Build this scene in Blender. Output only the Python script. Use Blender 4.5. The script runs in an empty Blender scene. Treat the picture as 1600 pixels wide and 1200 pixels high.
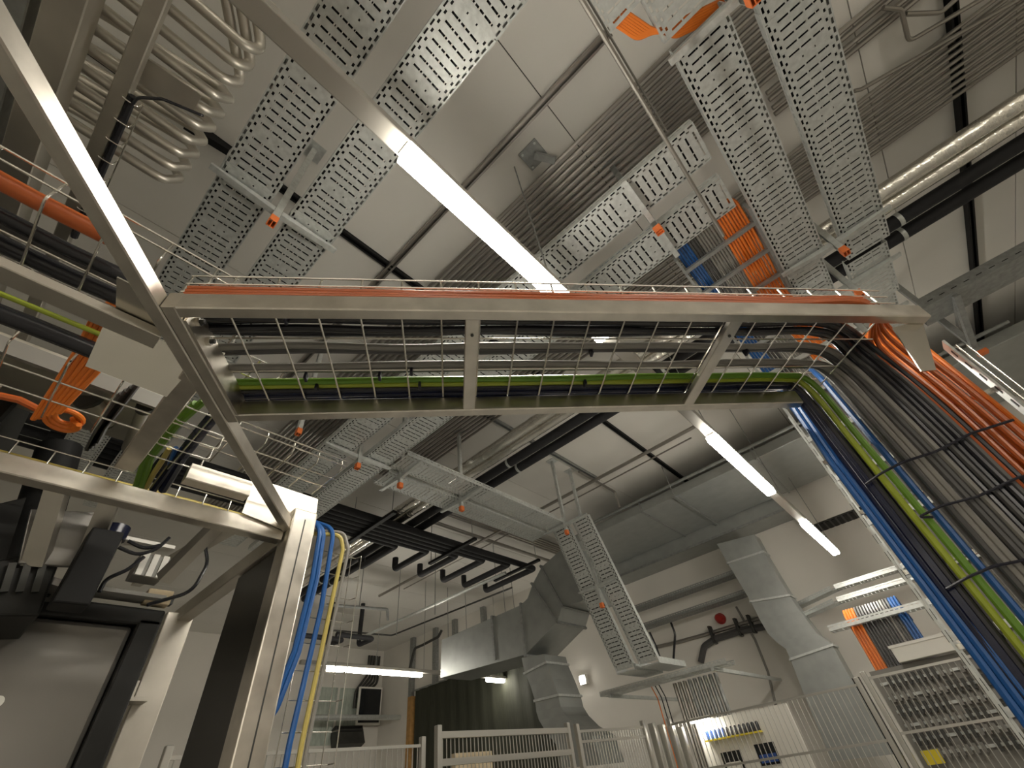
import bpy, math, random
from mathutils import Vector, Matrix
random.seed(7)
V = Vector
# ---------------------------------------------------------------- camera
FPX = 673.0; CAM = V((0, 0, 1.6))
_yaw, _pit, _rol = map(math.radians, (36.72, 43.44, -9.04))
_f = V((-math.sin(_yaw)*math.cos(_pit), math.cos(_yaw)*math.cos(_pit), math.sin(_pit)))
_r0 = V((math.cos(_yaw), math.sin(_yaw), 0)); _u0 = _r0.cross(_f)
_r = math.cos(_rol)*_r0 + math.sin(_rol)*_u0
_u = -math.sin(_rol)*_r0 + math.cos(_rol)*_u0
scn = bpy.context.scene
cd = bpy.data.cameras.new('camera'); cam = bpy.data.objects.new('camera', cd)
scn.collection.objects.link(cam)
cd.sensor_width = 36; cd.lens = FPX/1600*36; cd.clip_start = 0.02; cd.clip_end = 100
cam.matrix_world = Matrix((( _r.x, _u.x, -_f.x, CAM.x), (_r.y, _u.y, -_f.y, CAM.y), (_r.z, _u.z, -_f.z, CAM.z), (0, 0, 0, 1)))
scn.camera = cam
# ---------------------------------------------------------------- world, exposure
w = bpy.data.worlds.new('world'); scn.world = w; w.use_nodes = True
w.node_tree.nodes['Background'].inputs[0].default_value = (0.05, 0.05, 0.05, 1)
w.node_tree.nodes['Background'].inputs[1].default_value = 0.2
vs = scn.view_settings; vs.view_transform = 'Standard'; vs.look = 'None'; vs.gamma = 1; vs.use_curve_mapping = False
vs.exposure = 0.92
LAMP_STRENGTH = 32.0
LAMP_COL = (1.0, 0.94, 0.83)

# ---------------------------------------------------------------- helpers
def _ray(x, y): return _r*((x-800)/FPX) - _u*((y-600)/FPX) + _f
def PZ(x, y, z): d = _ray(x, y); return CAM + d*((z-CAM.z)/d.z)
def PX(x, y, c): d = _ray(x, y); return CAM + d*(c/d.x)
def PY(x, y, c): d = _ray(x, y); return CAM + d*(c/d.y)
MA = math.radians(48.6)
MC = V((math.cos(MA), math.sin(MA), 0)); MD = V((-math.sin(MA), math.cos(MA), 0)); UP = V((0, 0, 1))
def M(c, d, z): return MC*c + MD*d + UP*z          # machine bridge coordinates
X_, Y_ = V((1, 0, 0)), V((0, 1, 0))
COL = scn.collection
ORD = 'first second third fourth fifth sixth seventh eighth ninth tenth eleventh twelfth thirteenth fourteenth fifteenth sixteenth seventeenth eighteenth nineteenth twentieth'.split()
WLOC = {}

def tag(o, label=None, cat=None, group=None, kind=None):
    if label: o['label'] = label
    if cat: o['category'] = cat
    if group: o['group'] = group
    if kind: o['kind'] = kind
    return o
def thing(name, label, cat, loc, group=None, kind=None):
    o = bpy.data.objects.new(name, None); o.empty_display_size = .05
    COL.objects.link(o); o.location = loc; WLOC[o.name] = V(loc)
    return tag(o, label, cat, group, kind)
def wl(o): return WLOC[o.name] if o else V((0, 0, 0))
def place(name, mesh, parent, loc, rot=None, scale=None):
    o = bpy.data.objects.new(name, mesh); COL.objects.link(o)
    o.parent = parent; o.location = V(loc) - wl(parent); WLOC[o.name] = V(loc)
    if rot is not None: o.rotation_euler = rot
    if scale is not None: o.scale = scale
    return o

def fillet(pts, rad, seg=5):
    pts = [V(p) for p in pts]; out = [pts[0]]
    for i in range(1, len(pts)-1):
        a, b, c = pts[i-1], pts[i], pts[i+1]
        u, v = (a-b), (c-b); lu, lv = u.length, v.length
        if lu < 1e-6 or lv < 1e-6: continue
        u.normalize(); v.normalize(); cosang = max(-1, min(1, u.dot(v))); ang = math.acos(cosang)
        if ang > math.pi-.05: out.append(b); continue
        t = min(rad/math.tan(ang/2), lu*.48, lv*.48)
        p, q = b+u*t, b+v*t
        for k in range(seg+1):
            s = k/seg
            out.append(p*(1-s)**2 + b*2*s*(1-s) + q*s*s)
    out.append(pts[-1]); return out

class MB:
    def __init__(s): s.v = []; s.f = []
    def add(s, vs_, fs):
        n = len(s.v); s.v += [V(p) for p in vs_]; s.f += [tuple(i+n for i in q) for q in fs]; return s
    def obox(s, c, a, b, d):
        c = V(c); P = [c+a*i+b*j+d*k for k in (-1, 1) for j in (-1, 1) for i in (-1, 1)]
        F = [(0, 2, 3, 1), (4, 5, 7, 6), (0, 1, 5, 4), (2, 6, 7, 3), (0, 4, 6, 2), (1, 3, 7, 5)]
        return s.add(P, F)
    def box(s, lo, hi):
        lo, hi = V(lo), V(hi); c = (lo+hi)/2; h = (hi-lo)/2
        return s.obox(c, X_*h.x, Y_*h.y, UP*h.z)
    def bar(s, p0, p1, wd, ht, up=UP, ch=0):
        p0, p1 = V(p0), V(p1); d = p1-p0; L = d.length; d.normalize()
        side = d.cross(up).normalized(); up2 = side.cross(d).normalized()
        if ch <= 0: return s.obox((p0+p1)/2, d*(L/2), side*(wd/2), up2*(ht/2))
        a, b = wd/2, ht/2
        pr = [(a-ch, -b), (a, -b+ch), (a, b-ch), (a-ch, b), (-a+ch, b), (-a, b-ch), (-a, -b+ch), (-a+ch, -b)]
        n = 8; vs_ = [p+side*x+up2*y for p in (p0, p1) for x, y in pr]
        fs = [(i, (i+1) % n, n+(i+1) % n, n+i) for i in range(n)] + [tuple(range(n-1, -1, -1)), tuple(range(n, 2*n))]
        return s.add(vs_, fs)
    def tube(s, pts, rad, n=8, caps=True, flat=1.0):
        pts = [V(p) for p in pts]; N = len(pts); t0 = (pts[1]-pts[0]).normalized()
        ref = UP if abs(t0.z) < .9 else X_
        nrm = t0.cross(ref).normalized(); vs_ = []
        for i in range(N):
            t = (pts[min(i+1, N-1)]-pts[max(i-1, 0)]).normalized()
            nrm = (nrm-t*nrm.dot(t)).normalized(); bn = t.cross(nrm)
            rr = rad[i] if isinstance(rad, (list, tuple)) else rad
            for k in range(n):
                a = 2*math.pi*k/n
                vs_.append(pts[i]+nrm*(math.cos(a)*rr)+bn*(math.sin(a)*rr*flat))
        fs = [(i*n+k, i*n+(k+1) % n, (i+1)*n+(k+1) % n, (i+1)*n+k) for i in range(N-1) for k in range(n)]
        if caps: fs += [tuple(range(n-1, -1, -1)), tuple(range((N-1)*n, N*n))]
        return s.add(vs_, fs)
    def prism(s, poly, vec):
        poly = [V(p) for p in poly]; n = len(poly); vec = V(vec)
        return s.add(poly+[p+vec for p in poly], [tuple(range(n-1, -1, -1)), tuple(range(n, 2*n))] + [(i, (i+1) % n, n+(i+1) % n, n+i) for i in range(n)])
    def rsweep(s, secs):            # list of closed sections (same count) -> skin
        n = len(secs[0]); vs_ = [V(p) for q in secs for p in q]; N = len(secs)
        fs = [(i*n+k, i*n+(k+1) % n, (i+1)*n+(k+1) % n, (i+1)*n+k) for i in range(N-1) for k in range(n)]
        fs += [tuple(range(n-1, -1, -1)), tuple(range((N-1)*n, N*n))]
        return s.add(vs_, fs)
    def mesh(s, name, mat, origin=(0, 0, 0), smooth=False):
        o = V(origin); me = bpy.data.meshes.new(name)
        me.from_pydata([p-o for p in s.v], [], s.f); me.update()
        import bmesh
        b = bmesh.new(); b.from_mesh(me); bmesh.ops.recalc_face_normals(b, faces=b.faces); b.to_mesh(me); b.free()
        me.materials.append(mat)
        if smooth:
            me.polygons.foreach_set('use_smooth', [True]*len(me.polygons))
            try: me.set_sharp_from_angle(angle=math.radians(40))
            except Exception: pass
        return me
    def build(s, name, mat, parent=None, smooth=False, bevel=0, origin=None):
        if origin is None:
            xs = [p.x for p in s.v]; ys = [p.y for p in s.v]; zs = [p.z for p in s.v]
            origin = V(((min(xs)+max(xs))/2, (min(ys)+max(ys))/2, min(zs)))
        me = s.mesh(name, mat, origin, smooth)
        o = place(name, me, parent, origin)
        if bevel:
            m = o.modifiers.new('bevel', 'BEVEL'); m.width = bevel; m.segments = 2; m.limit_method = 'ANGLE'
        return o

# ---------------------------------------------------------------- materials
def mat(name, col, metal=0.0, rough=0.5, var=0.0, vscale=8.0, bump=0.0, bscale=40.0, stretch=None, emit=None, spec=None, alpha=None, rvar=0.0, col2=None):
    m = bpy.data.materials.new(name); m.use_nodes = True; nt = m.node_tree; b = nt.nodes['Principled BSDF']
    b.inputs['Base Color'].default_value = (*col, 1); b.inputs['Metallic'].default_value = metal; b.inputs['Roughness'].default_value = rough
    if spec is not None: b.inputs['Specular IOR Level'].default_value = spec
    if var or bump or rvar or col2:
        tc = nt.nodes.new('ShaderNodeTexCoord'); mp = nt.nodes.new('ShaderNodeMapping'); nt.links.new(tc.outputs['Object'], mp.inputs[0])
        if stretch: mp.inputs['Scale'].default_value = stretch
        nz = nt.nodes.new('ShaderNodeTexNoise'); nz.inputs['Scale'].default_value = vscale; nz.inputs['Detail'].default_value = 4
        nt.links.new(mp.outputs[0], nz.inputs['Vector'])
        cr = nt.nodes.new('ShaderNodeValToRGB'); cr.color_ramp.elements[0].position = .3; cr.color_ramp.elements[1].position = .7
        c2 = col2 or tuple(min(1, c*(1+var)) for c in col); c1 = tuple(c*(1-var) for c in col)
        cr.color_ramp.elements[0].color = (*c1, 1); cr.color_ramp.elements[1].color = (*c2, 1)
        nt.links.new(nz.outputs['Fac'], cr.inputs[0]); nt.links.new(cr.outputs[0], b.inputs['Base Color'])
        if rvar:
            mr = nt.nodes.new('ShaderNodeMapRange'); mr.inputs['To Min'].default_value = max(.02, rough-rvar); mr.inputs['To Max'].default_value = rough+rvar
            nt.links.new(nz.outputs['Fac'], mr.inputs[0]); nt.links.new(mr.outputs[0], b.inputs['Roughness'])
        if bump:
            nb = nt.nodes.new('ShaderNodeTexNoise'); nb.inputs['Scale'].default_value = bscale; nb.inputs['Detail'].default_value = 3
            nt.links.new(mp.outputs[0], nb.inputs['Vector'])
            bp = nt.nodes.new('ShaderNodeBump'); bp.inputs['Strength'].default_value = bump; bp.inputs['Distance'].default_value = .01
            nt.links.new(nb.outputs['Fac'], bp.inputs['Height']); nt.links.new(bp.outputs[0], b.inputs['Normal'])
    if emit:
        b.inputs['Emission Color'].default_value = (*emit[0], 1); b.inputs['Emission Strength'].default_value = emit[1]
    if alpha is not None:
        b.inputs['Alpha'].default_value = alpha
    return m
MT = dict(
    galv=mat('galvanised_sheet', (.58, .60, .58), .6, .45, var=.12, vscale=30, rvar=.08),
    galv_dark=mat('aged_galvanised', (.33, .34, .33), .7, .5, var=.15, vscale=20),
    duct=mat('duct_sheet', (.36, .375, .36), .55, .42, var=.08, vscale=6, rvar=.06),
    steel=mat('brushed_stainless', (.66, .62, .55), 1.0, .34, var=.10, vscale=6, rvar=.08, stretch=(3, 3, 3)),
    steel_dull=mat('dull_stainless', (.52, .49, .43), .9, .45, var=.12, vscale=5, rvar=.06),
    polish=mat('polished_stainless', (.68, .65, .58), 1.0, .2, var=.05, vscale=4, bump=.05, bscale=3),
    wire=mat('bright_zinc_wire', (.72, .70, .64), 1.0, .25),
    conduit=mat('steel_conduit', (.33, .31, .28), .8, .38, var=.06, vscale=3),
    foil=mat('aluminium_foil_wrap', (.82, .80, .74), .95, .22, bump=1.0, bscale=16, stretch=(1, 1, 1)),
    foam=mat('black_foam_insulation', (.012, .012, .014), 0, .75, var=.2, vscale=20),
    black=mat('black_paint', (.009, .009, .009), 0, .6, spec=.25),
    darksteel=mat('dark_steel', (.06, .06, .055), .5, .5, var=.2),
    ceil=mat('ceiling_panel', (.70, .68, .63), 0, .6, var=.03, vscale=1.2),
    ceilback=mat('panel_joint_dark', (.10, .095, .085), 0, .9),
    wall=mat('painted_wall', (.74, .71, .65), 0, .75, var=.03, vscale=1.5),
    floor=mat('concrete_floor', (.50, .49, .46), 0, .5, var=.1, vscale=2),
    orange=mat('orange_cable', (.78, .20, .025), 0, .38),
    orange_tube_dim_cable=mat('orange_hose_dim_cable', (.45, .10, .02), 0, .32),  # hose colour, also orange cable darkened for low light on the bridge
    grey=mat('grey_cable', (.07, .068, .066), 0, .4),
    lgrey=mat('light_grey_cable', (.22, .21, .19), 0, .45),
    blackc=mat('black_cable', (.018, .018, .022), 0, .25),
    blue=mat('blue_cable', (.012, .09, .30), 0, .38),
    dblue=mat('dark_blue_cable', (.004, .007, .03), 0, .25),
    ygreen=mat('yellow_green_earth_cable', (.30, .36, .03), 0, .33),
    green=mat('green_earth_cable', (.12, .25, .02), 0, .33),
    yellow=mat('yellow_earth_cable', (.50, .40, .11), 0, .4),
    fence=mat('zinc_fence', (.50, .49, .45), .75, .33),
    capo=mat('orange_plastic_cap', (.70, .17, .04), 0, .5),
    red=mat('red_plastic', (.35, .02, .015), 0, .4),
    greend=mat('dark_olive_curtain', (.028, .030, .018), 0, .8, var=.25, vscale=6, stretch=(6, 6, .5)),
    wood=mat('raw_timber', (.40, .22, .07), 0, .7, var=.2, vscale=10),
    white=mat('white_enamel', (.74, .72, .66), 0, .4),
    box=mat('pale_cardboard', (.55, .45, .30), 0, .8, var=.1),
    glass=mat('frosted_window', (.45, .50, .44), 0, .15, var=.25, vscale=3, stretch=(1, 3, 1)),
    screen=mat('black_screen', (.012, .014, .016), 0, .15),
    panel_grey=mat('machine_panel', (.20, .19, .175), .6, .28, var=.06, vscale=3),
    machine_dark=mat('machine_black', (.010, .010, .009), .3, .5, var=.4, vscale=10),  # near-black mottled colour of the machine parts
    darkpanel=mat('dark_bronze_panel', (.045, .042, .036), .6, .35),
    lamp=mat('lamp_diffuser', (.9, .88, .8), 0, .5, emit=(LAMP_COL, LAMP_STRENGTH)),
    lamp_off=mat('lamp_diffuser_off', (.75, .73, .68), 0, .3),
    rail=mat('light_rail_enamel', (.40, .38, .34), .3, .45),
    tie=mat('black_nylon_tie', (.01, .01, .02), 0, .4),
    stickery=mat('yellow_sticker', (.75, .60, .03), 0, .5),
    blueplastic=mat('blue_plastic', (.02, .07, .28), 0, .4),
)
# ================================================================ the room
CEIL = 5.4; XL, XR, YB, YF = -13.5, 5.0, -8.0, 9.1
tag(MB().box((XL-.2, YB-.2, -.1), (XR+.2, YF+.2, 0)).build('floor', MT['floor']), kind='structure')
tag(MB().box((XL-.2, YF, 0), (XR+.2, YF+.15, CEIL+.1)).build('wall_far', MT['wall']), kind='structure')
tag(MB().box((XL-.2, YB, 0), (XL, YF, CEIL+.1)).build('wall_left', MT['wall']), kind='structure')
tag(MB().box((XR, YB, 0), (XR+.15, YF, CEIL+.1)).build('wall_right', MT['wall']), kind='structure')
tag(MB().box((XL-.2, YB-.15, 0), (XR+.2, YB, CEIL+.1)).build('wall_back', MT['wall']), kind='structure')
ceil = MB().box((XL-.2, YB-.2, CEIL+.012), (XR+.2, YF+.2, CEIL+.15)).build('ceiling', MT['ceilback']); tag(ceil, kind='structure')
x = -.1 - .98*14
pm = None
while x < XR:
    x0, x1 = max(x+.004, XL), min(x+.976, XR)
    if x1 > x0+.05:
        if pm is None or abs((x1-x0)-.972) > .002:
            mm = MB().box((0, 0, 0), (x1-x0, YF-YB, .013)).mesh('ceiling_panel', MT['ceil'])
            if abs((x1-x0)-.972) < .002: pm = mm
        else: mm = pm
        place('ceiling_panel', mm, ceil, (x0, YB, CEIL))
    x += .98

def strip(name, p0, p1, wd, ht, m, label, cat='channel'):
    return tag(MB().bar(p0, p1, wd, ht).build(name, m), label, cat)
def channel(name, p0, p1, wd, ht, m, label, cat='channel'):      # open strut channel, slot downwards
    p0, p1 = V(p0), V(p1); d = (p1-p0).normalized(); s = d.cross(UP).normalized()
    b = MB()
    b.bar(p0+UP*(ht/2-.003), p1+UP*(ht/2-.003), wd, .006)
    for k in (-1, 1):
        b.bar(p0+s*k*(wd/2-.003), p1+s*k*(wd/2-.003), .006, ht)
        b.bar(p0+s*k*(wd*.36)-UP*(ht/2-.003), p1+s*k*(wd*.36)-UP*(ht/2-.003), wd*.27, .006)
    return tag(b.build(name, m), label, cat)
channel('ceiling_channel', (-2.04, YB, 5.372), (-2.04, 9.0, 5.372), .055, .05, MT['black'], 'black ceiling channel crossing behind the long lit lamp')
channel('ceiling_channel', (-3.03, 3.0, 5.372), (-3.03, 6.1, 5.372), .05, .05, MT['galv_dark'], 'short grey ceiling channel above the crossing twin trays')
channel('ceiling_channel', (2.43, YB, 5.365), (2.43, 8.6, 5.365), .055, .06, MT['black'], 'black ceiling channel at far right behind the conduits')
channel('ceiling_channel', (-4.2, 1.1, 5.345), (.5, 1.1, 5.345), .06, .045, MT['conduit'], 'grey ceiling channel running beside the square bracket plate')
# pipe on the ceiling in front of the big duct
tag(MB().tube([(-9.0, 5.82, 5.22), (-1.0, 5.82, 5.22)], .028, 10).build('ceiling_pipe', MT['conduit'], smooth=True), 'long thin grey pipe hung under the ceiling before the big duct', 'pipe')
tag(MB().tube([(-8.4, 6.05, 5.22), (-1.3, 6.05, 5.22)], .012, 8).build('ceiling_pipe', MT['conduit'], smooth=True), 'thinnest grey pipe alongside the long ceiling pipe', 'pipe')
a = PZ(920, 740, 5.25); bb = PZ(970, 765, 5.25); c_ = PZ(978, 795, 5.05)
tag(MB().tube(fillet([(-3.03, 5.5, 5.3), (-3.03, 6.6, 5.3), (-3.03, 6.6, 5.0)], .05), .022, 8).build('branch_pipe', MT['conduit'], smooth=True), 'short bent pipe branching from the ceiling pipe', 'pipe')
tag(MB().tube([(-4.0, 6.74, 5.03), (2.5, 6.74, 5.03)], .025, 10).build('ceiling_pipe', MT['galv_dark'], smooth=True), 'pale pipe along the top edge of the big duct', 'pipe')

# ---------------------------------------------------------------- conduits
def conduit_run(n, ys, z, x0, x1, rad, group, lab):
    for i, y in enumerate(ys):
        o = MB().tube([(x0, y, z), (x1, y, z)], rad, 8).build('conduit', MT['conduit'], smooth=True)
        tag(o, lab % ORD[i], 'conduit', group)
conduit_run(0, [1.50+.058*i for i in range(13)], 5.33, -7.5, 1.6, .019, 'conduits in the middle bundle', '%s steel conduit of the middle ceiling bundle, counted from the bracket plate')
conduit_run(0, [2.92+.062*i for i in range(10)], 5.33, -5.0, 4.8, .016, 'conduits in the right bundle', '%s steel conduit of the right ceiling bundle, counted towards the foil pipes')
conduit_run(0, [2.30, 2.36, 2.44, 2.5], 5.34, 1.2, 4.8, .02, 'conduits at the upper right', '%s steel conduit of the upper right group, left of the hooked conduit')
# hooked conduits at the upper right
for i, (q, lab) in enumerate([([(1600, -40), (1420, 65), (1408, 15), (1380, 12)], 'conduit bent into a hook at the upper right ceiling'),
                              ([(1600, -5), (1345, 140), (1335, 142)], 'long conduit with a short bent end above the right tray'),
                              ([(1560, -60), (1470, 20), (1415, 22)], 'conduit with a flat bend crossing the upper right corner')]):
    tag(MB().tube(fillet([PZ(*p, 5.28) for p in q], .06), .016, 8).build('bent_conduit', MT['conduit'], smooth=True), lab, 'conduit')
# ceiling bracket plate
bk = thing('ceiling_bracket', 'square grey bracket plate with a short arm on the ceiling', 'bracket', (-.41, 1.34, 5.3))
MB().box((-.50, 1.25, 5.385), (-.32, 1.43, 5.398)).build('base_plate', MT['galv_dark'], bk, bevel=.004)
MB().bar((-.40, 1.34, 5.36), (-.30, 1.47, 5.30), .05, .06).build('arm', MT['galv_dark'], bk)
for sx in (-1, 1):
    for sy in (-1, 1):
        MB().tube([(-.41+.065*sx, 1.34+.065*sy, 5.372), (-.41+.065*sx, 1.34+.065*sy, 5.388)], .011, 6).build('bolt', MT['galv'], bk)
# B-direction conduits under the ceiling at the middle
for i in range(5):
    x = -5.35+.07*i
    tag(MB().tube([(x, 4.6, 5.3), (x, 8.3, 5.3)], .022, 8).build('conduit', MT['conduit'], smooth=True), '%s brownish conduit beside the tray drop, counted from the left' % ORD[i], 'conduit', 'conduits beside the tray drop')
tag(MB().tube([(-5.62, 4.3, 5.25), (-5.62, 8.3, 5.25)], .035, 10).build('conduit', MT['conduit'], smooth=True), 'thicker conduit left of the brownish conduits', 'conduit')

# ---------------------------------------------------------------- big pipes
def pipe(name, y, z, x0, x1, rad, m, label, band=None):
    t = thing(name, label, 'pipe', (x0, y, z))
    pts = [(x0+(x1-x0)*k/60, y, z) for k in range(61)]
    if band == 'foil':
        rr = [rad*(1+.02*math.sin(k*2.1)+random.uniform(-.025, .02)) for k in range(61)]
        sl_ = MB().tube(pts, rr, 14).build('foil_sleeve', m, t, smooth=True)
        for k in range(int((x1-x0)/.9)):
            xx = x0+.3+.9*k
            MB().tube([(xx, y, z), (xx+.05, y, z)], rad*1.03, 14).build('tape_band', MT['wire'], sl_, smooth=True)
    else:
        sl_ = MB().tube([(x0, y, z), (x1, y, z)], rad, 14).build('insulation', m, t, smooth=True)
        for k in range(int((x1-x0)/2.4)):
            xx = x0+1.0+2.4*k
            MB().tube([(xx, y, z), (xx+.035, y, z)], rad*1.06, 14).build('pipe_clamp', MT['galv'], sl_, smooth=True)
    return t
pipe('foil_pipe', 3.50, 4.9, -9.0, 4.7, .07, MT['foil'], 'foil wrapped pipe next to the right conduit bundle', 'foil')
pipe('foil_pipe', 3.67, 4.9, -9.0, 4.7, .065, MT['foil'], 'foil wrapped pipe next to the black insulated pipes', 'foil')
pipe('black_pipe', 3.91, 4.9, -9.0, 4.7, .062, MT['foam'], 'black insulated pipe beside the foil pipes')
pipe('black_pipe', 4.11, 4.9, -9.0, 4.7, .062, MT['foam'], 'black insulated pipe farther from the foil pipes')
# black manifold: pipes along y, hooked branches along -x
yy0 = 3.0
for i in range(6):
    x = -5.2-.11*i; y1 = 6.7-.55*i if i else 6.75
    xh = -6.55 if i < 5 else -6.75
    pts = [(x, -1.0 if i % 2 else -.4, 4.72), (x, y1, 4.72), (xh, y1, 4.72), (xh, y1, 4.92)]
    tag(MB().tube(fillet(pts, .07), .052, 12).build('hooked_pipe', MT['foam'], smooth=True), '%s black insulated pipe with hooked end, counted from the tray drop' % ORD[i], 'pipe', 'black hooked pipes under the ceiling')
for i, y in enumerate((3.2, 4.75, 6.35)):
    hg = thing('pipe_hanger', '%s dark support bar under the black hooked pipes, from the left' % ORD[i], 'bracket', (-5.5, y, 4.8), 'bars under the black pipes')
    MB().bar((-5.9, y, 4.645), (-4.75, y, 4.645), .06, .04).build('cross_bar', MT['black'], hg)
    for xx in (-4.82, -5.86):
        MB().tube([(xx, y, 4.65), (xx, y, 5.39)], .006, 6).build('hanger_rod', MT['galv_dark'], hg)
tag(MB().tube(fillet([PZ(510, 945, 4.8), PZ(605, 952, 4.8), PZ(606, 968, 4.7)], .05), .03, 8).build('loop_pipe', MT['galv_dark'], smooth=True), 'thin grey pipe loop with a down turn near the left ladder', 'pipe')
tag(MB().tube([PZ(560, 998, 4.6), PZ(790, 895, 4.6)], .03, 8).build('ceiling_pipe', MT['galv'], smooth=True), 'pale straight pipe below the black hooked pipes', 'pipe')
tag(MB().tube(fillet([PZ(520, 985, 4.9), PZ(612, 993, 4.9), PZ(800, 918, 4.9)], .1), .02, 8).build('ceiling_pipe', MT['darksteel'], smooth=True), 'dark thin pipe with one elbow along the far ceiling', 'pipe')
for i, (p, q) in enumerate([((510, 1008), (537, 1000)), ((560, 1008), (583, 998))]):
    a, b_ = PZ(*p, 4.5), PZ(*q, 4.5)
    tag(MB().tube(fillet([V((a.x, a.y, 5.39)), a, b_, b_+V((0, -.9, 0))], .08), .05, 10).build('hooked_pipe', MT['foam'], smooth=True), ('short black hooked pipe nearest the yellow cable', 'short black hooked pipe near the lamp with a lit tube')[i], 'pipe')
for i, (px, py_) in enumerate(sorted([(567, 900), (590, 1010), (680, 915), (622, 950), (728, 960), (787, 930), (803, 945), (700, 975)])):
    p = PZ(px, py_, 4.6)
    tag(MB().tube([p-UP*.5, V((p.x, p.y, 5.4))], .007, 6).build('hanger_rod', MT['galv_dark']), '%s thin threaded rod under the far left ceiling, counted from the yellow cable' % ORD[i], 'rod', 'hanger rods under the far left ceiling')

# ---------------------------------------------------------------- light rails
def light_rail(name, x, z, y0, y1, lamps, label, lamp_labels, wd=.085):
    t = thing(name, label, 'light rail', (x, y0, z))
    MB().box((x-wd/2, y0, z), (x+wd/2, y1, z+.06)).build('rail_body', MT['rail'], t, bevel=.006)
    for k in range(int((y1-y0)/2.2)+1):
        yy = y0+.4+2.2*k
        MB().tube([(x, yy, z+.06), (x, yy, CEIL)], .005, 6).build('suspension_rod', MT['galv_dark'], t)
    for (a, b_), lab in zip(lamps, lamp_labels):
        l = thing('rail_lamp', lab, 'lamp', (x, a, z-.07), 'lamps on the light rails')
        MB().box((x-wd/2+.008, a, z-.012), (x+wd/2-.008, b_, z-.001)).build('housing', MT['white'], l)
        h = wd/2+.004
        pr = [(-h, 0), (-h, -.045), (-h+.012, -.056), (h-.012, -.056), (h, -.045), (h, 0)]
        d = MB().prism([(x+p, a+.01, z-.0125+q) for p, q in pr], (0, b_-a-.02, 0))
        d.build('diffuser', MT['lamp'], l)
light_rail('light_rail', -.587, 3.6, YB+.1, 7.80, [(-7.4, -5.9), (.294, 1.80), (3.42, 4.93), (6.17, 7.75)],  # first lamp is unseen, added behind the viewer as fill light
           'long grey light rail carrying the lamps across the picture',
           ['unseen fill lamp added on the rail behind the viewer', 'large lit rail lamp glaring above the cable bridge', 'lit rail lamp right of the ceiling channels, above the big duct', 'small far lit rail lamp at the end of the rail'])
# an unlit clear section between the two far lamps
MBx = MB().box((-.625, 4.98, 3.565), (-.549, 6.12, 3.598)).build('blank_cover', MT['lamp_off']); tag(MBx, 'unlit pale cover strip between two lamps on the rail', 'cover')
light_rail('light_rail', -8.2, 3.6, 3.9, 8.9, [(4.4, 6.45), (8.3, 8.85)],
           'far light rail seen past the post, low in the picture',
           ['far lit lamp beside the yellow cable', 'short far lit lamp left of the bent duct'])
light_rail('light_rail', 3.4, 3.6, YB+.1, 2.0, [(-7.0, -5.4), (-3.8, -2.2), (-.6, .9)], 'unseen light rail added right of the viewer for fill lamps', ['unseen fill lamp added farthest behind right', 'unseen fill lamp added behind right', 'unseen fill lamp added at right'])  # unseen rail and lamps, added to brighten the hall
# ================================================================ perforated cable trays
_TRAYMESH = {}
def tray_mesh(L, wd, wall, key, m):
    k = (round(L, 3), round(wd, 3), wall, key)
    if k in _TRAYMESH: return _TRAYMESH[k]
    h = wd/2; s = wd/.28
    tc = [-h-wall-.012, -h-wall, -h-.042, -h-.034, -h-.012, -h, -.133*s, -.1215*s, -.113*s, -.1015*s, -.088*s, -.034*s, -.026*s, .026*s, .034*s, .088*s, .1015*s, .113*s, .1215*s, .133*s, h, h+.012, h+.034, h+.042, h+wall, h+wall+.012]
    def prof(t):
        if abs(t) <= h: return t, 0.0
        sg = 1 if t > 0 else -1; e = abs(t)-h
        if e <= wall+1e-6: return sg*h, e
        return sg*(h-(e-wall)), wall
    P = .05; n = max(1, int(round(L/P))); P = L/n
    sc = [0, .009, .0195, .0305, .041]
    rows = []
    for i in range(n):
        for q in sc: rows.append(i*P+q*P/.05)
    rows.append(L)
    vs_ = []; nt = len(tc)
    for y in rows:
        for t in tc:
            xx, zz = prof(t); vs_.append((xx, y, zz))
    fs = []
    for i in range(n):
        blank = (i % 8) == 5
        for j in range(5):
            for b in range(nt-1):
                hole = False
                if b in (6, 18): hole = j in (1, 2, 3)            # outer staggered columns
                elif b in (8, 16): hole = j in (0, 4)
                elif b in (10, 12, 14): hole = (j == 2 and not blank)
                elif blank and b == 11 or blank and b == 13: hole = (j == 2)
                elif b in (2, 22): hole = j in (1, 2, 3)
                if j == 0 and i == 0 or j == 4 and i == n-1: hole = False
                if hole: continue
                r0 = (i*5+j)*nt+b
                fs.append((r0, r0+1, r0+nt+1, r0+nt))
    me = bpy.data.meshes.new('tray_section'); me.from_pydata(vs_, [], fs); me.update(); me.materials.append(m)
    _TRAYMESH[k] = me; return me
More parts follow.
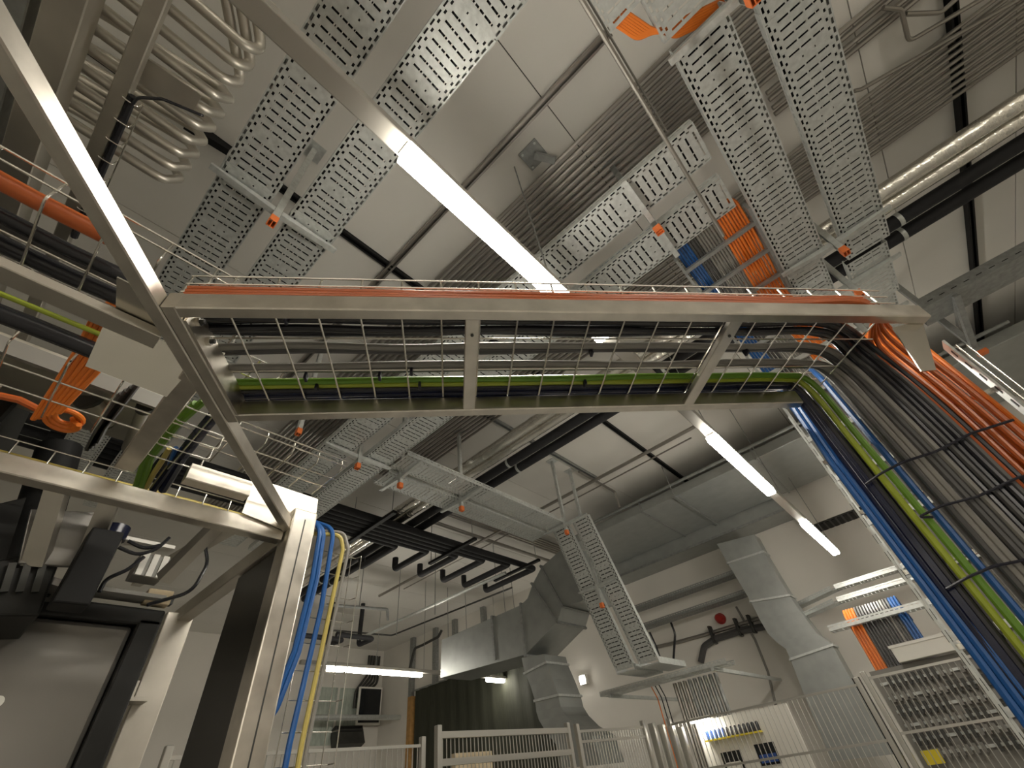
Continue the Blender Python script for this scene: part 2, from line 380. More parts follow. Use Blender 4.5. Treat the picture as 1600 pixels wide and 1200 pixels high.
def tray(p0, p1, wd, label, group=None, wall=.06, sec=1.5, m=None, up=UP, name='cable_tray'):
    """p0,p1: centre line of the tray bottom"""
    m = m or MT['galv']
    p0, p1 = V(p0), V(p1); d = p1-p0; L = d.length; d.normalize()
    side = d.cross(up).normalized(); u2 = side.cross(d).normalized()
    t = thing(name, label, 'cable tray', p0, group)
    n = max(1, int(round(L/sec))); l = L/n
    rot = Matrix((side, d, u2)).transposed().to_euler()
    me = tray_mesh(l-.004, wd, wall, m.name, m)
    for i in range(n):
        o = place('tray_section', me, t, p0+d*(l*i+.002), rot)
        md = o.modifiers.new('thickness', 'SOLIDIFY'); md.thickness = .0025; md.offset = 1
        if i:                                            # coupler plate over the joint
            b = MB(); q = p0+d*(l*i)
            for sg in (-1, 1): b.obox(q+side*sg*(wd/2+.003)+u2*(wall*.5), d*.07, side*.0025, u2*(wall*.42))
            b.obox(q-u2*.003, d*.012, side*(wd*.46), u2*.002)
            b.build('coupler', m, t)
    return t
def tray_cables(p0, p1, wd, n, rad, where, m=None, z=.012):  # fills a tray so its slots read dark against the ceiling
    p0, p1 = V(p0), V(p1); d = (p1-p0).normalized(); side = d.cross(UP).normalized(); u2 = side.cross(d)
    for i in range(n):
        off = (i-(n-1)/2)*(wd-.02)/n
        pts = [p0+(p1-p0)*(k/6)+side*(off+random.uniform(-.006, .006))+u2*(rad+z+random.uniform(0, .006)) for k in range(7)]
        tag(MB().tube(pts, rad, 6).build('power_cable', m or MT['blackc'], smooth=True), ('grey' if m else 'black')+' power cable lying inside the %s' % where, 'cable', 'cables in the '+where)
TZ = 4.35
# upper left pair (along x)
tray((-6.0, -.11, TZ), (1.4, -.11, TZ), .28, 'perforated cable tray of the upper left pair, nearer the bent tubes', 'upper left trays')
tray((-6.0, .29, TZ), (1.4, .29, TZ), .28, 'perforated cable tray of the upper left pair, nearer the lit lamp', 'upper left trays')
# middle pair
tray((-6.2, 1.655, TZ), (.50, 1.655, TZ), .285, 'perforated cable tray of the middle pair, nearer the conduit bundle', 'middle trays')
tray((-6.2, 2.085, TZ), (.49, 2.085, TZ), .285, 'perforated cable tray of the middle pair, nearer the foil pipes', 'middle trays')
# right pair (along y)
tray((.70, -1.0, TZ), (.70, 1.06, TZ), .29, 'short upper piece of perforated tray at the top, left of the right pair', 'right trays', sec=2)
tray((.70, 1.10, TZ-.05), (.70, 3.10, TZ-.05), .29, 'long perforated tray of the right pair, nearer the orange cables', 'right trays', sec=2)
tray((.70, 3.12, TZ+.02), (.70, 4.6, TZ+.02), .27, 'short perforated tray continuing the right pair behind the orange cap', 'right trays', sec=2)
tray((1.11, -.6, TZ-.05), (1.11, 3.30, TZ-.05), .29, 'long perforated tray of the right pair, nearer the hooked conduits', 'right trays', sec=2)
tray((1.09, 3.36, TZ-.03), (1.09, 4.0, TZ-.03), .29, 'short wide tray piece at the end of the right pair', 'right trays', sec=2)
tray((1.09, 4.02, TZ+.02), (1.09, 4.7, TZ+.02), .27, 'last small tray piece dropping behind the cable bridge', 'right trays', sec=2)
tray((.46, -.8, TZ), (.46, .82, TZ), .2, 'perforated tray cut off at the top edge of the picture beside the thin rod', sec=2)
# cross pair (along y, far)
tray((-3.36, 2.26, TZ), (-3.36, 5.1, TZ), .30, 'cross tray of the twin cross pair, nearer the ceiling channels', 'cross trays')
tray((-3.74, 2.30, TZ), (-3.74, 5.1, TZ), .30, 'cross tray of the twin cross pair, nearer the black hooked pipes', 'cross trays')
# sloping drop
tray((-3.36, 5.12, TZ), (-3.36, 5.97, 2.63), .28, 'steep tray drop, left of the two, ending above the fence', 'tray drop')
tray((-3.0, 5.12, TZ), (-3.0, 5.97, 2.63), .28, 'steep tray drop, right of the two, ending above the fence', 'tray drop')
for i, xx in enumerate((-3.36, -3.0)):
    o = MB(); o.box((xx-.14, 5.97, 2.60), (xx+.14, 6.75, 2.612)); o.box((xx-.14, 5.97, 2.61), (xx-.137, 6.75, 2.67)); o.box((xx+.137, 5.97, 2.61), (xx+.14, 6.75, 2.67))
    tag(o.build('tray_elbow', MT['galv']), ('plain tray end under the left steep drop', 'plain tray end under the right steep drop')[i], 'cable tray')
tray_cables((-5.9, 1.655, TZ), (.45, 1.655, TZ), .28, 6, .021, 'middle tray nearer the conduits')
tray_cables((-5.9, 2.085, TZ), (.45, 2.085, TZ), .28, 6, .021, 'middle tray nearer the foil pipes')
tray_cables((.70, 1.15, TZ-.05), (.70, 3.06, TZ-.05), .28, 6, .021, 'right tray nearer the orange cables')
tray_cables((1.11, -.5, TZ-.05), (1.11, 3.25, TZ-.05), .28, 6, .021, 'right tray nearer the hooked conduits')
tray_cables((-3.36, 5.14, TZ), (-3.36, 5.95, 2.66), .27, 6, .02, 'left steep tray drop', z=.012)
tray_cables((-3.0, 5.14, TZ), (-3.0, 5.95, 2.66), .27, 6, .02, 'right steep tray drop', z=.012)
tray_cables((-5.9, .29, TZ), (1.3, .29, TZ), .28, 6, .019, 'upper left tray nearer the lamp, added to darken its slots')  # black cables added here to give the tray slots contrast
tray_cables((-5.9, -.11, TZ), (1.3, -.11, TZ), .28, 6, .019, 'upper left tray nearer the bent tubes, added to darken its slots')  # likewise added to make these slots dark

# ---------------------------------------------------------------- hangers with orange caps
def hanger(x, y, along, label, zc=4.2, arm=.36, arm_z=4.318, top=CEIL):
    d = X_ if along == 'x' else Y_; e = Y_ if along == 'x' else X_
    t = thing('tray_hanger', label, 'hanger', (x, y, zc), 'tray hangers with orange caps')
    p = V((x, y, 0)); b = MB()
    b.obox(p+UP*((zc+.03+top)/2)+e*.017, d*.02, e*.002, UP*((top-zc-.03)/2))
    for s in (-1, 1): b.obox(p+UP*((zc+.03+top)/2)+d*s*.02, d*.002, e*.019, UP*((top-zc-.03)/2))
    hp = b.build('post', MT['galv'], t)
    MB().obox(p+UP*(top-.006), d*.07, e*.07, UP*.005).build('ceiling_plate', MT['galv'], hp)
    c = MB()
    c.obox(p+UP*zc, d*.024, e*.003, UP*.03); c.obox(p+UP*zc+e*.02, d*.024, e*.003, UP*.03); c.obox(p+UP*zc-e*.02, d*.024, e*.003, UP*.03)
    for s in (-1, 1): c.obox(p+UP*zc+d*s*.024, d*.003, e*.022, UP*.03)
    c.build('orange_cap', MT['capo'], hp, bevel=.002)
    if arm:
        for s in (-1, 1):
            q = MB(); a0 = p+UP*arm_z+e*s*.022; a1 = a0+e*s*arm
            q.prism([a0+UP*.012-d*.018, a0-UP*.035-d*.018, a1-UP*.004-d*.018, a1+UP*.012-d*.018], d*.036)
            q.build('arm', MT['galv'], t)
    return t
hanger(-1.62, .09, 'x', 'hanger with orange cap between the upper left trays')
hanger(.01, 1.87, 'x', 'hanger with orange cap between the middle trays, near the thin rod')
hanger(.905, 3.0, 'y', 'hanger with orange cap between the right trays', zc=4.15, arm_z=4.27)
hanger(.90, 1.12, 'y', 'hanger with orange cap between the right trays at the top edge', zc=4.15, arm_z=4.27)
hanger(-3.5, 1.87, 'x', 'hanger with orange cap between the middle trays below the bridge')
hanger(-3.55, 2.43, 'y', 'hanger with orange cap at the start of the cross trays')
hanger(-3.55, 3.34, 'y', 'hanger with orange cap midway along the cross trays')
hanger(-3.2, 5.02, 'y', 'hanger with orange cap at the top of the steep drop')
hanger(.895, 4.25, 'y', 'hanger with orange cap between the last pieces of the right trays', zc=4.18, arm_z=4.33)
hanger(.905, 3.55, 'y', 'second hanger with orange cap behind the end of the right trays', zc=4.16, arm_z=4.29)
hanger(-3.34, 1.16, 'x', 'lone hanger with orange cap left of the middle trays', arm=0)
hanger(-3.2, 5.5, 'y', 'hanger with orange cap midway down the steep drop', zc=3.3, arm=.3, arm_z=3.55)
# right bracketed tray along x, with diagonal brace
rt = thing('wall_tray', 'grey side tray at far right carried on a triangular bracket', 'cable tray', (1.5, 5.0, 4.55))
b = MB(); b.box((1.5, 4.86, 4.58), (4.9, 5.2, 4.585)); b.build('tray_base', MT['galv_dark'], rt)
MB().box((1.5, 4.86, 4.585), (4.9, 4.864, 4.70)).build('side_wall', MT['galv_dark'], rt)
MB().box((1.5, 5.196, 4.585), (4.9, 5.2, 4.70)).build('side_wall', MT['galv_dark'], rt)
for i in range(34):
    xx = 1.56+.1*i
    MB().box((xx, 4.8585, 4.62), (xx+.045, 4.8595, 4.628)).build('slot', MT['black'], rt)
MB().bar((1.75, 4.9, 4.56), (1.66, 5.4, 4.26), .05, .04).build('brace', MT['galv_dark'], rt)
MB().bar((1.75, 4.9, 4.56), (1.75, 5.45, 4.56), .04, .04).build('arm', MT['galv_dark'], rt)
MB().bar((1.68, 5.42, 4.2), (1.68, 5.42, 5.4), .05, .05, up=Y_).build('post', MT['galv_dark'], rt)
MB().box((1.64, 5.385, 4.17), (1.72, 5.455, 4.21)).build('orange_cap', MT['capo'], rt, bevel=.004)
# thin rod across the upper middle
rd = thing('thin_rod', 'thin bright rod running diagonally in front of the middle trays', 'rod', (.29, -.5, 4.05))
MB().tube([(.295, -.6, 4.05), (.295, 2.12, 4.05)], .011, 8).build('rod', MT['conduit'], rd, smooth=True)
MB().tube(fillet([(.315, -.6, 4.055), (.32, 1.3, 4.06)], .1), .005, 6).build('thin_cable', MT['lgrey'], rd, smooth=True)

# ================================================================ overhead ladder and riser with cables
lad = thing('cable_ladder', 'grey ladder tray turning down beside the right trays, full of coloured cables', 'cable ladder', (.26, 3.3, 0))
for xx in (-.015, .545):
    MB().bar((xx, 2.3, TZ+.03), (xx, 3.36, TZ+.03), .02, .09).build('side_rail', MT['galv_dark'], lad)
    MB().bar((xx, 3.33, .05), (xx, 3.33, TZ), .02, .07, up=Y_).build('side_rail', MT['galv'], lad)
for k in range(4):
    MB().bar((-.01, 2.45+.3*k, TZ), (.54, 2.45+.3*k, TZ), .035, .02).build('rung', MT['galv_dark'], lad)
for k in range(9):
    z = 3.42+.3*(k-6)
    o = MB().box((-.01, 3.255, z-.018), (.54, 3.27, z+.018)); o.build('rung', MT['galv'], lad)
seqs = ['blue']*5+['grey']*3+['lgrey']*7+['orange']*9
for i, cn in enumerate(seqs):
    x = .02+i*.0215; z = TZ+.03+random.uniform(0, .012)
    y0 = 1.97+.0095*i
    pts = [(-.6+.02*i, y0, z+.03), (x, y0, z+.05), (x, 2.45, z), (x+random.uniform(-.004, .004), 2.9, z), (x, 3.29+.004*(i % 3), z), (x+random.uniform(-.006, .006), 3.29, 2.2), (x, 3.29, .3)]
    nm = {'blue': 'blue', 'grey': 'dark grey', 'lgrey': 'light grey', 'orange': 'orange'}[cn]
    j = seqs[:i].count(cn)
    tag(MB().tube(fillet(pts, .09), .0098, 6).build('ladder_cable', MT[cn], smooth=True), '%s %s cable on the overhead ladder, counted from the left' % (ORD[j], nm), 'cable', nm+' cables on the overhead ladder')
for i in range(6):
    pts = [(.62+.03*i, 2.3, TZ+.06), (.60-.02*i, 2.62, TZ+.10), (.42, 2.55+.03*i, TZ+.08), (.36+.02*i, 2.9, TZ+.04)]
    tag(MB().tube(fillet(pts, .1), .01, 6).build('crossing_cable', MT['orange'], smooth=True), '%s orange cable looping from the right tray to the ladder' % ORD[i], 'cable', 'orange cables looping to the ladder')
for i in range(7):
    pts = [(.58, .95+.02*i, TZ+.05), (.72-.03*i, 1.02+.015*i, TZ+.09), (.66-.03*i, 1.10, TZ+.05), (.60-.02*i, 1.0-.03*i, TZ+.05)]
    a = V((.40+.012*i, .80, TZ+.03)); b_ = V((.46+.012*i, .95, TZ+.03)); c_ = V((.62, 1.02+.012*i, TZ+.04))
    tag(MB().tube(fillet([a, b_, c_, c_+V((.25, .1, 0))], .08), .009, 6).build('crossing_cable', MT['orange'], smooth=True), '%s orange cable hanging between the trays at the top edge' % ORD[i], 'cable', 'orange cables at the top edge')
# ================================================================ ducts
def duct_ribs(parent, secs, m):
    for q in secs:
        c = sum((V(p) for p in q), V())/len(q); n = len(q)
        big = [c+(V(p)-c)*1.05 for p in q]
        ax = (V(q[1])-V(q[0])).cross(V(q[2])-V(q[1])).normalized()*.022
        MB().rsweep([[p-ax for p in big], [p+ax for p in big]]).build('flange', m, parent)
bd = thing('ceiling_duct', 'huge flat grey rectangular duct under the ceiling at right', 'duct', (1, 7.5, 4.85))
bdb = MB().box((-4.3, 6.8, 4.85), (4.95, 8.45, 5.0)).build('duct_body', MT['duct'], bd, bevel=.01)
for xx in (-2.75, -.75, 1.25, 3.25):
    MB().box((xx-.015, 6.78, 4.83), (xx+.015, 8.46, 5.02)).build('flange', MT['galv_dark'], bdb)
for xx in (-2.1, .6, 3.6):
    for yy in (6.7, 8.42):
        MB().tube([(xx, yy, 4.78), (xx, yy, 5.39)], .008, 6).build('hanger_rod', MT['galv_dark'], bd)
    MB().box((xx-.02, 6.68, 4.79), (xx+.02, 8.45, 4.83)).build('cross_bar', MT['galv_dark'], bd)
sf = thing('soffit', 'grey sheet soffit between the big duct and the far wall', 'soffit', (-2.5, 8.8, 4.5))
MB().box((-4.6, 8.47, 4.62), (-.9, 9.09, 5.38)).build('casing', MT['duct'], sf)
MB().box((-4.6, 8.45, 4.60), (-.9, 8.49, 4.64)).build('edge_profile', MT['galv_dark'], sf)
bb = thing('ceiling_beam', 'pale boxed beam running across the far ceiling at right', 'beam', (1, 8.9, 4.4))
MB().box((-.88, 8.6, 4.28), (4.95, 9.09, 5.3)).build('beam_body', MT['wall'], bb)
vg = thing('air_grille', 'dark air grille in the pale beam beside the farthest lamp', 'grille', (0, 8.8, 4.25))
g0 = PZ(1295, 848, 4.27).x; g1 = PZ(1372, 812, 4.27).x
MB().box((g0, 8.62, 4.262), (g1, 9.04, 4.279)).build('frame', MT['darksteel'], vg)
for k in range(9):
    xx = g0+.02+(g1-g0-.04)*k/9
    MB().box((xx, 8.64, 4.252), (xx+(g1-g0)/14, 9.02, 4.262)).build('louvre', MT['black'], vg)
# left duct with elbow rising to the big duct
ld = thing('bent_duct', 'grey rectangular duct with segmented elbow, behind the steep tray drop', 'duct', (-5, 6.4, 3.3))
dy = .75
side = [(690, 1000), (814, 945), (824, 935), (832, 913), (846, 886), (874, 861), (895, 853), (915, 936), (904, 941), (879, 946), (871, 971), (821, 1023), (688, 1060)]
P6 = [PY(x, y, 6.0) for x, y in side]
MB().prism([P6[0], P6[1], P6[11], P6[12]], (0, dy, 0)).build('straight_section', MT['duct'], ld, bevel=.006)
MB().prism([P6[1], P6[2], P6[3], P6[10], P6[11]], (0, dy, 0)).build('elbow_segment', MT['duct'], ld, bevel=.004)
MB().prism([P6[3], P6[4], P6[9], P6[10]], (0, dy, 0)).build('elbow_segment', MT['duct'], ld, bevel=.004)
MB().prism([P6[4], P6[5], P6[6], P6[7], P6[8], P6[9]], (0, dy, 0)).build('upper_section', MT['duct'], ld, bevel=.004)
for i, j in ((1, 11), (3, 10), (4, 9)):
    a, b_ = P6[i], P6[j]; e = (a-b_).normalized()*.03
    secs = [a+e, b_-e, b_-e+V((0, dy+.03, 0)), a+e+V((0, dy+.03, 0))]
    secs = [p-V((0, .025, 0)) for p in secs]
    n = (secs[1]-secs[0]).cross(secs[2]-secs[1]).normalized()*.016
    MB().rsweep([[p-n for p in secs], [p+n for p in secs]]).build('flange', MT['galv_dark'], ld)
a, b_ = PY(776, 962, 6.0), PY(783, 1035, 6.0)
MB().rsweep([[V((xx, 5.97, 3.92)), V((xx, 5.97, 3.25)), V((xx, 6+dy+.03, 3.25)), V((xx, 6+dy+.03, 3.92))] for xx in (-5.72, -5.68)]).build('flange', MT['galv_dark'], ld)
# S-shaped branch below
def s_duct(label, left, right, y, dep, name='s_duct', seams=()):
    t = thing(name, label, 'duct', PY(*left[-1], y))
    Lp = [PY(*p, y) for p in left]; Rp = [PY(*p, y) for p in right]
    n = min(len(Lp), len(Rp))
    for k in range(n-1):
        MB().prism([Lp[k], Rp[k], Rp[k+1], Lp[k+1]], (0, dep, 0)).build('duct_section', MT['duct'], t)
    for k in seams:
        a, b_ = Lp[k], Rp[k]; e = (a-b_).normalized()*.02
        secs = [a+e, b_-e, b_-e+V((0, dep+.03, 0)), a+e+V((0, dep+.03, 0))]; secs = [p-V((0, .015, 0)) for p in secs]
        MB().rsweep([[p-UP*.014 for p in secs], [p+UP*.014 for p in secs]]).build('flange', MT['galv'], t)
    return t
s_duct('shiny s-curved duct descending below the bent duct', [(815, 1028), (820, 1052), (829, 1072), (836, 1095), (838, 1112), (842, 1125), (852, 1142), (870, 1165), (880, 1200)],
       [(850, 1022), (853, 1035), (863, 1060), (872, 1086), (876, 1104), (884, 1118), (900, 1135), (925, 1150), (940, 1195)], 6.0, .55, seams=(1, 3))
s_duct('wide s-curved duct dropping at right in front of the far wall', [(1120, 850), (1137, 880), (1173, 940), (1187, 968), (1200, 990), (1213, 1003), (1228, 1014), (1235, 1030), (1255, 1082), (1300, 1190)],
       [(1178, 835), (1192, 862), (1233, 930), (1250, 955), (1265, 975), (1277, 990), (1288, 998), (1300, 1008), (1336, 1073), (1400, 1178)], 8.2, .3, seams=(1, 2, 7))

# ================================================================ far wall furniture
# tray shelf under the steep drop
sh = thing('shelf_tray', 'horizontal perforated tray below the steep drop, ending in the air', 'cable tray', (-3.1, 6.5, 2.45))
me = tray_mesh(1.9, .3, .05, 'shelf', MT['galv'])
o = place('tray_section', me, sh, (-2.2, 6.55, 2.48), (0, 0, math.pi/2)); o.modifiers.new('thickness', 'SOLIDIFY').thickness = .003
for xx in (-3.95, -2.4):
    q = MB(); q.bar((xx, 6.4, 2.46), (xx, 9.1, 2.46), .04, .04); q.build('bracket_arm', MT['galv'], sh)
for i in range(9):
    x = -3.15+.075*i
    m = MT['galv_dark'] if i > 2 else MT['conduit']
    tag(MB().tube([(x, 6.84, 2.47), (x, 6.84, .4)], .028, 8).build('wall_pipe', m, smooth=True), '%s grey upright cable pipe under the horizontal tray, from the left' % ORD[i], 'pipe', 'upright pipes under the tray')
for i in range(3):
    x = -3.45+.06*i
    tag(MB().tube([(x, 6.72, 2.5), (x, 6.82, 2.35), (x, 6.84, .4)], .008, 6).build('hanging_cable', MT[('orange', 'blackc', 'blackc')[i]], smooth=True), ('orange thin cable hanging under the horizontal tray', 'black thin cable next to the hanging orange one', 'black thin cable nearest the upright pipes')[i], 'cable')
al = thing('alarm_sounder', 'round red alarm sounder on the far wall', 'alarm', PY(1124, 966, 9.02))
p = PY(1124, 966, 9.02)
MB().tube([(p.x, 9.1, p.z), (p.x, 9.06, p.z)], .09, 18).build('base', MT['red'], al, smooth=True)
MB().tube([(p.x, 9.06, p.z), (p.x, 8.99, p.z), (p.x, 8.95, p.z)], [.075, .075, .05], 18).build('horn', MT['red'], al, smooth=True)
# cable strip along the wall with clips
wc = thing('wall_cable_run', 'grey cable run clipped along the far wall below the red alarm', 'cable', PY(1200, 985, 9.05))
q = [PY(*t, 9.05) for t in [(1095, 1035), (1100, 1010), (1118, 998), (1160, 985), (1200, 978)]]
MB().tube(fillet(q, .15), .055, 8).build('cable_bundle', MT['grey'], wc, smooth=True)
for t in [(1113, 992), (1153, 980), (1174, 975)]:
    p = PY(*t, 9.03); MB().box((p.x-.02, 8.98, p.z-.14), (p.x+.02, 9.1, p.z+.14)).build('clip', MT['darksteel'], wc)
q = [PY(*t, 9.06) for t in [(1020, 1012), (1060, 1003), (1100, 992), (1190, 965)]]
tag(MB().tube(q, .03, 8).build('wall_conduit', MT['conduit'], smooth=True), 'thin conduit running along the far wall above the clipped cable run', 'conduit')
q = [PY(*t, 9.06) for t in [(1150, 948), (1180, 1000), (1200, 1050), (1235, 1200)]]
tag(MB().tube(q, .02, 6).build('wall_cable', MT['lgrey'], smooth=True), 'thin pale cable running down the far wall below the alarm', 'cable')
for i, (pts, lab) in enumerate([([(1048, 972), (1055, 990), (1053, 1020), (1052, 1035)], 'black cable drooping to the horizontal tray'), ([(1015, 988), (1025, 1010), (1032, 1030)], 'short black cable behind the steep drop')]):
    tag(MB().tube(fillet([PY(*t, 8.9) for t in pts], .2), .02, 6).build('wall_cable', MT['blackc'], smooth=True), lab, 'cable')
# dark trays along the wall under the duct
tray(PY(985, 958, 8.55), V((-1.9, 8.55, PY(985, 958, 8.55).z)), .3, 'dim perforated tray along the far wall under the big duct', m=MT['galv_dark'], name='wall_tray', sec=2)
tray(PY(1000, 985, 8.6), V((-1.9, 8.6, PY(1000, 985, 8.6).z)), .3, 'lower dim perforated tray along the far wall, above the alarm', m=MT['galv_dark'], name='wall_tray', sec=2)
# spotlight
sp = thing('wall_spotlight', 'small bright spotlight on the far wall right of the s-curved duct', 'lamp', PY(908, 1062, 8.9))
p = PY(908, 1062, 8.95)
MB().box((p.x-.08, 9.0, p.z-.08), (p.x+.08, 9.1, p.z+.08)).build('housing', MT['white'], sp)
MB().tube([(p.x, 9.0, p.z), (p.x, 8.97, p.z)], .06, 14).build('lens', MT['lamp'], sp)
# dark curtain and timber post
p0, p1 = PY(652, 1072, 8.9), PY(850, 1098, 8.9)
cu = thing('dark_curtain', 'dark olive curtain covering the far wall below the bent duct', 'curtain', (-9.4, 8.9, 0))
n = 40; pts = []
for k in range(n+1):
    x = -11.6+(4.6)*k/n; pts.append((x, 8.93+.025*math.sin(k*1.9)))
MB().add([V((x, y, z)) for z in (.02, 4.0) for x, y in pts]+[V((x, y+.012, z)) for z in (.02, 4.0) for x, y in pts],
         [(k, k+1, n+2+k, n+1+k) for k in range(n)]+[(2*n+2+k, 3*n+3+k, 3*n+4+k, 2*n+3+k) for k in range(n)]).build('fabric', MT['greend'], cu, smooth=True)
MB().tube([(-11.65, 8.93, 4.02), (-6.95, 8.93, 4.02)], .02, 8).build('curtain_rail', MT['galv_dark'], cu)
tag(MB().box((-11.85, 8.86, 0), (-11.68, 9.08, 3.9)).build('timber_post', MT['wood'], bevel=.006), 'orange-brown timber post at the left edge of the dark curtain', 'post')
# window on the left wall
wn = MB().box((XL-.01, 7.0, 3.05), (XL+.05, 8.35, 4.45)).build('window_1', MT['white']); tag(wn, kind='structure')
for k in range(2):
    y0 = 7.06+.65*k
    MB().box((XL+.05, y0, 3.12), (XL+.06, y0+.58, 4.38)).build('pane', MT['glass'], wn)
tv = thing('display_panel', 'black flat display panel on the wall beside the window', 'display', PX(578, 1105, -13.2))
lo, hi = PX(556, 1133, -13.2), PX(598, 1074, -13.2)
MB().box((-13.26, lo.y, lo.z), (-13.2, hi.y, hi.z)).build('frame', MT['white'], tv, bevel=.01)
MB().box((-13.2, lo.y+.05, lo.z+.05), (-13.19, hi.y-.05, hi.z-.05)).build('screen', MT['screen'], tv)
MB().tube([(-13.5, (lo.y+hi.y)/2, (lo.z+hi.z)/2), (-13.24, (lo.y+hi.y)/2, (lo.z+hi.z)/2)], .05, 8).build('wall_arm', MT['galv_dark'], tv)
q = [PX(*t, -12.5) for t in [(490, 1121), (625, 1121)]]
tag(MB().tube(q, .06, 10).build('rail_pipe', MT['galv'], smooth=True), 'horizontal grey pipe crossing in front of the window and display', 'pipe')
hu = thing('heater_unit', 'tilted louvred heater unit below the window', 'heater', PX(545, 1150, -13.3))
c0 = PX(543, 1152, -13.3)
MB().box((-13.5, c0.y-.3, c0.z-.05), (-13.3, c0.y+.3, c0.z+.05)).build('wall_bracket', MT['galv_dark'], hu)
MB().obox(c0, V((.12, 0, .05)), Y_*.42, V((-.1, .0, .2))).build('casing', MT['darksteel'], hu, bevel=.01)
for k in range(5):
    MB().obox(c0+V((.13-.02*k, 0, -.12+.08*k)), V((.01, 0, .012)), Y_*.36, V((-.02, 0, .012))).build('louvre', MT['black'], hu)
for i in range(5):
    y = 7.55+.09*i
    tag(MB().tube(fillet([(-13.3, y+.9, 5.2), (-13.3, y+.9, 4.7-.05*i), (-13.35, y+.6, 4.3), (-13.35, y+.6, 3.9)], .2), .035, 8).build('wall_pipe', MT['darksteel'], smooth=True), '%s dark pipe bunched in the far left ceiling corner' % ORD[i], 'pipe', 'dark pipes in the far left corner')
for i, t in enumerate([(640, 1000), (675, 985), (705, 975), (750, 962)]):
    p = PY(*t, 8.9); tag(MB().box((p.x-.07, 8.98, 3.0), (p.x+.07, 9.09, CEIL)).build('wall_column', MT['galv_dark']), '%s narrow grey upright strip on the far wall, from the left' % ORD[i], 'strip', 'upright strips on the far wall')
q = [PY(*t, 8.7) for t in [(640, 1045), (648, 1013), (660, 1008), (685, 995), (690, 985)]]
tag(MB().tube(fillet(q, .1), .035, 8).build('wall_cable', MT['darksteel'], smooth=True), 'bent dark pipe rising beside the bent duct on the far wall', 'pipe')

# ================================================================ fences
def fence(p0, p1, zt, label, post=True, step=.05, mid=(.0,), zb=.1, gate=False, rails=(0, -.42, -.9), rw=.02):
    p0, p1 = V(p0), V(p1); p0.z = p1.z = 0; L = (p1-p0).length; d = (p1-p0).normalized()
    t = thing('gate' if gate else 'mesh_fence', label, 'gate' if gate else 'fence', p0)
    for rz in rails:
        MB().bar(p0+UP*(zt+rz), p1+UP*(zt+rz), rw, rw).build('rail', MT['fence'], t)
    bm_ = MB().tube([(0, 0, zb), (0, 0, zt)], .004, 6).mesh('bar', MT['fence'], smooth=True)
    n = int(L/step)
    for k in range(1, n): place('bar', bm_, t, p0+d*(k*L/n)+V((0, 0, 0)))
    if post:
        for q in (p0, p1):
            MB().bar(q+UP*.0, q+UP*(zt+.06), .045, .045, up=Y_).build('post', MT['fence'], t, bevel=.006)
    return t
fence((-.92, 6.05, 0), (-3.0, 6.05, 0), 2.0, 'long mesh fence right of the middle, in front of the s-curved duct')
fence((-.84, 6.05, 0), (.55, 6.05, 0), 2.03, 'mesh fence panel in front of the control board')
fence((-3.8, 1.1, 0), (-3.78, 3.0, 0), 2.0, 'mesh fence left of the gate, behind the yellow cable')
g = fence((-3.24, 2.72, 0), (-3.2, 4.3, 0), 2.0, 'steel sliding gate of thin bars below the dark curtain', gate=True, rails=(0, -.16), rw=.04, step=.04)
fence((-3.2, 4.45, 0), (-3.05, 5.5, 0), 1.99, 'short fence panel of close bars right of the gate', step=.04, rails=(0, -.08))
for i in range(4):
    x = -3.02+.05*i; y = 5.65+.12*i
    tag(MB().bar((x, y, 0), (x, y, 2.02-.02*i), .07, .07, up=Y_).build('fence_post', MT['fence'], bevel=.006), '%s bare steel post beside the gate, from the left' % ORD[i], 'post', 'bare posts beside the gate')
tag(MB().box((-3.75, 3.3, 1.0), (-3.7, 3.75, 1.93)).build('cardboard_sheet', MT['box']), 'pale cardboard sheet behind the gate bars', 'sheet')
# ================================================================ control boards behind the fence
cb = thing('control_board', 'grey control board with rows of terminals behind the right fence', 'control panel', (.2, 6.7, 0))
MB().box((-.86, 6.62, .3), (1.2, 6.66, 2.12)).build('back_plate', MT['lgrey'], cb)
tm = MB().box((-.013, -.05, -.045), (.013, 0, .045)).mesh('terminal', MT['darksteel'])
tm2 = MB().box((-.013, -.05, -.035), (.013, 0, .035)).mesh('terminal', MT['lgrey'])
for r_, z in enumerate((2.0, 1.88, 1.77, 1.66, 1.55, 1.44)):
    MB().box((-.82, 6.6, z-.012), (1.16, 6.62, z+.012)).build('mounting_rail', MT['galv'], cb)
    for k in range(34):
        if (k*7+r_*5) % 11 == 0: continue
        place('terminal', tm if (r_+k // 9) % 2 == 0 else tm2, cb, (-.78+.056*k, 6.6, z))
for (x, z) in ((.12, 1.72), (-.74, 1.42)):
    o = MB().box((x-.07, 6.54, z-.05), (x+.07, 6.548, z+.05)).build('yellow_sticker', MT['stickery'], cb); o['label'] = 'yellow warning sticker'
ck = thing('cable_ducting', 'white box lying on top of the control board', 'box', (-.1, 6.6, 2.13))
MB().box((-.55, 6.5, 2.13), (.05, 6.75, 2.27)).build('box_body', MT['white'], ck, bevel=.006)
MB().box((-.56, 6.49, 2.255), (.06, 6.76, 2.28)).build('lid', MT['white'], ck)
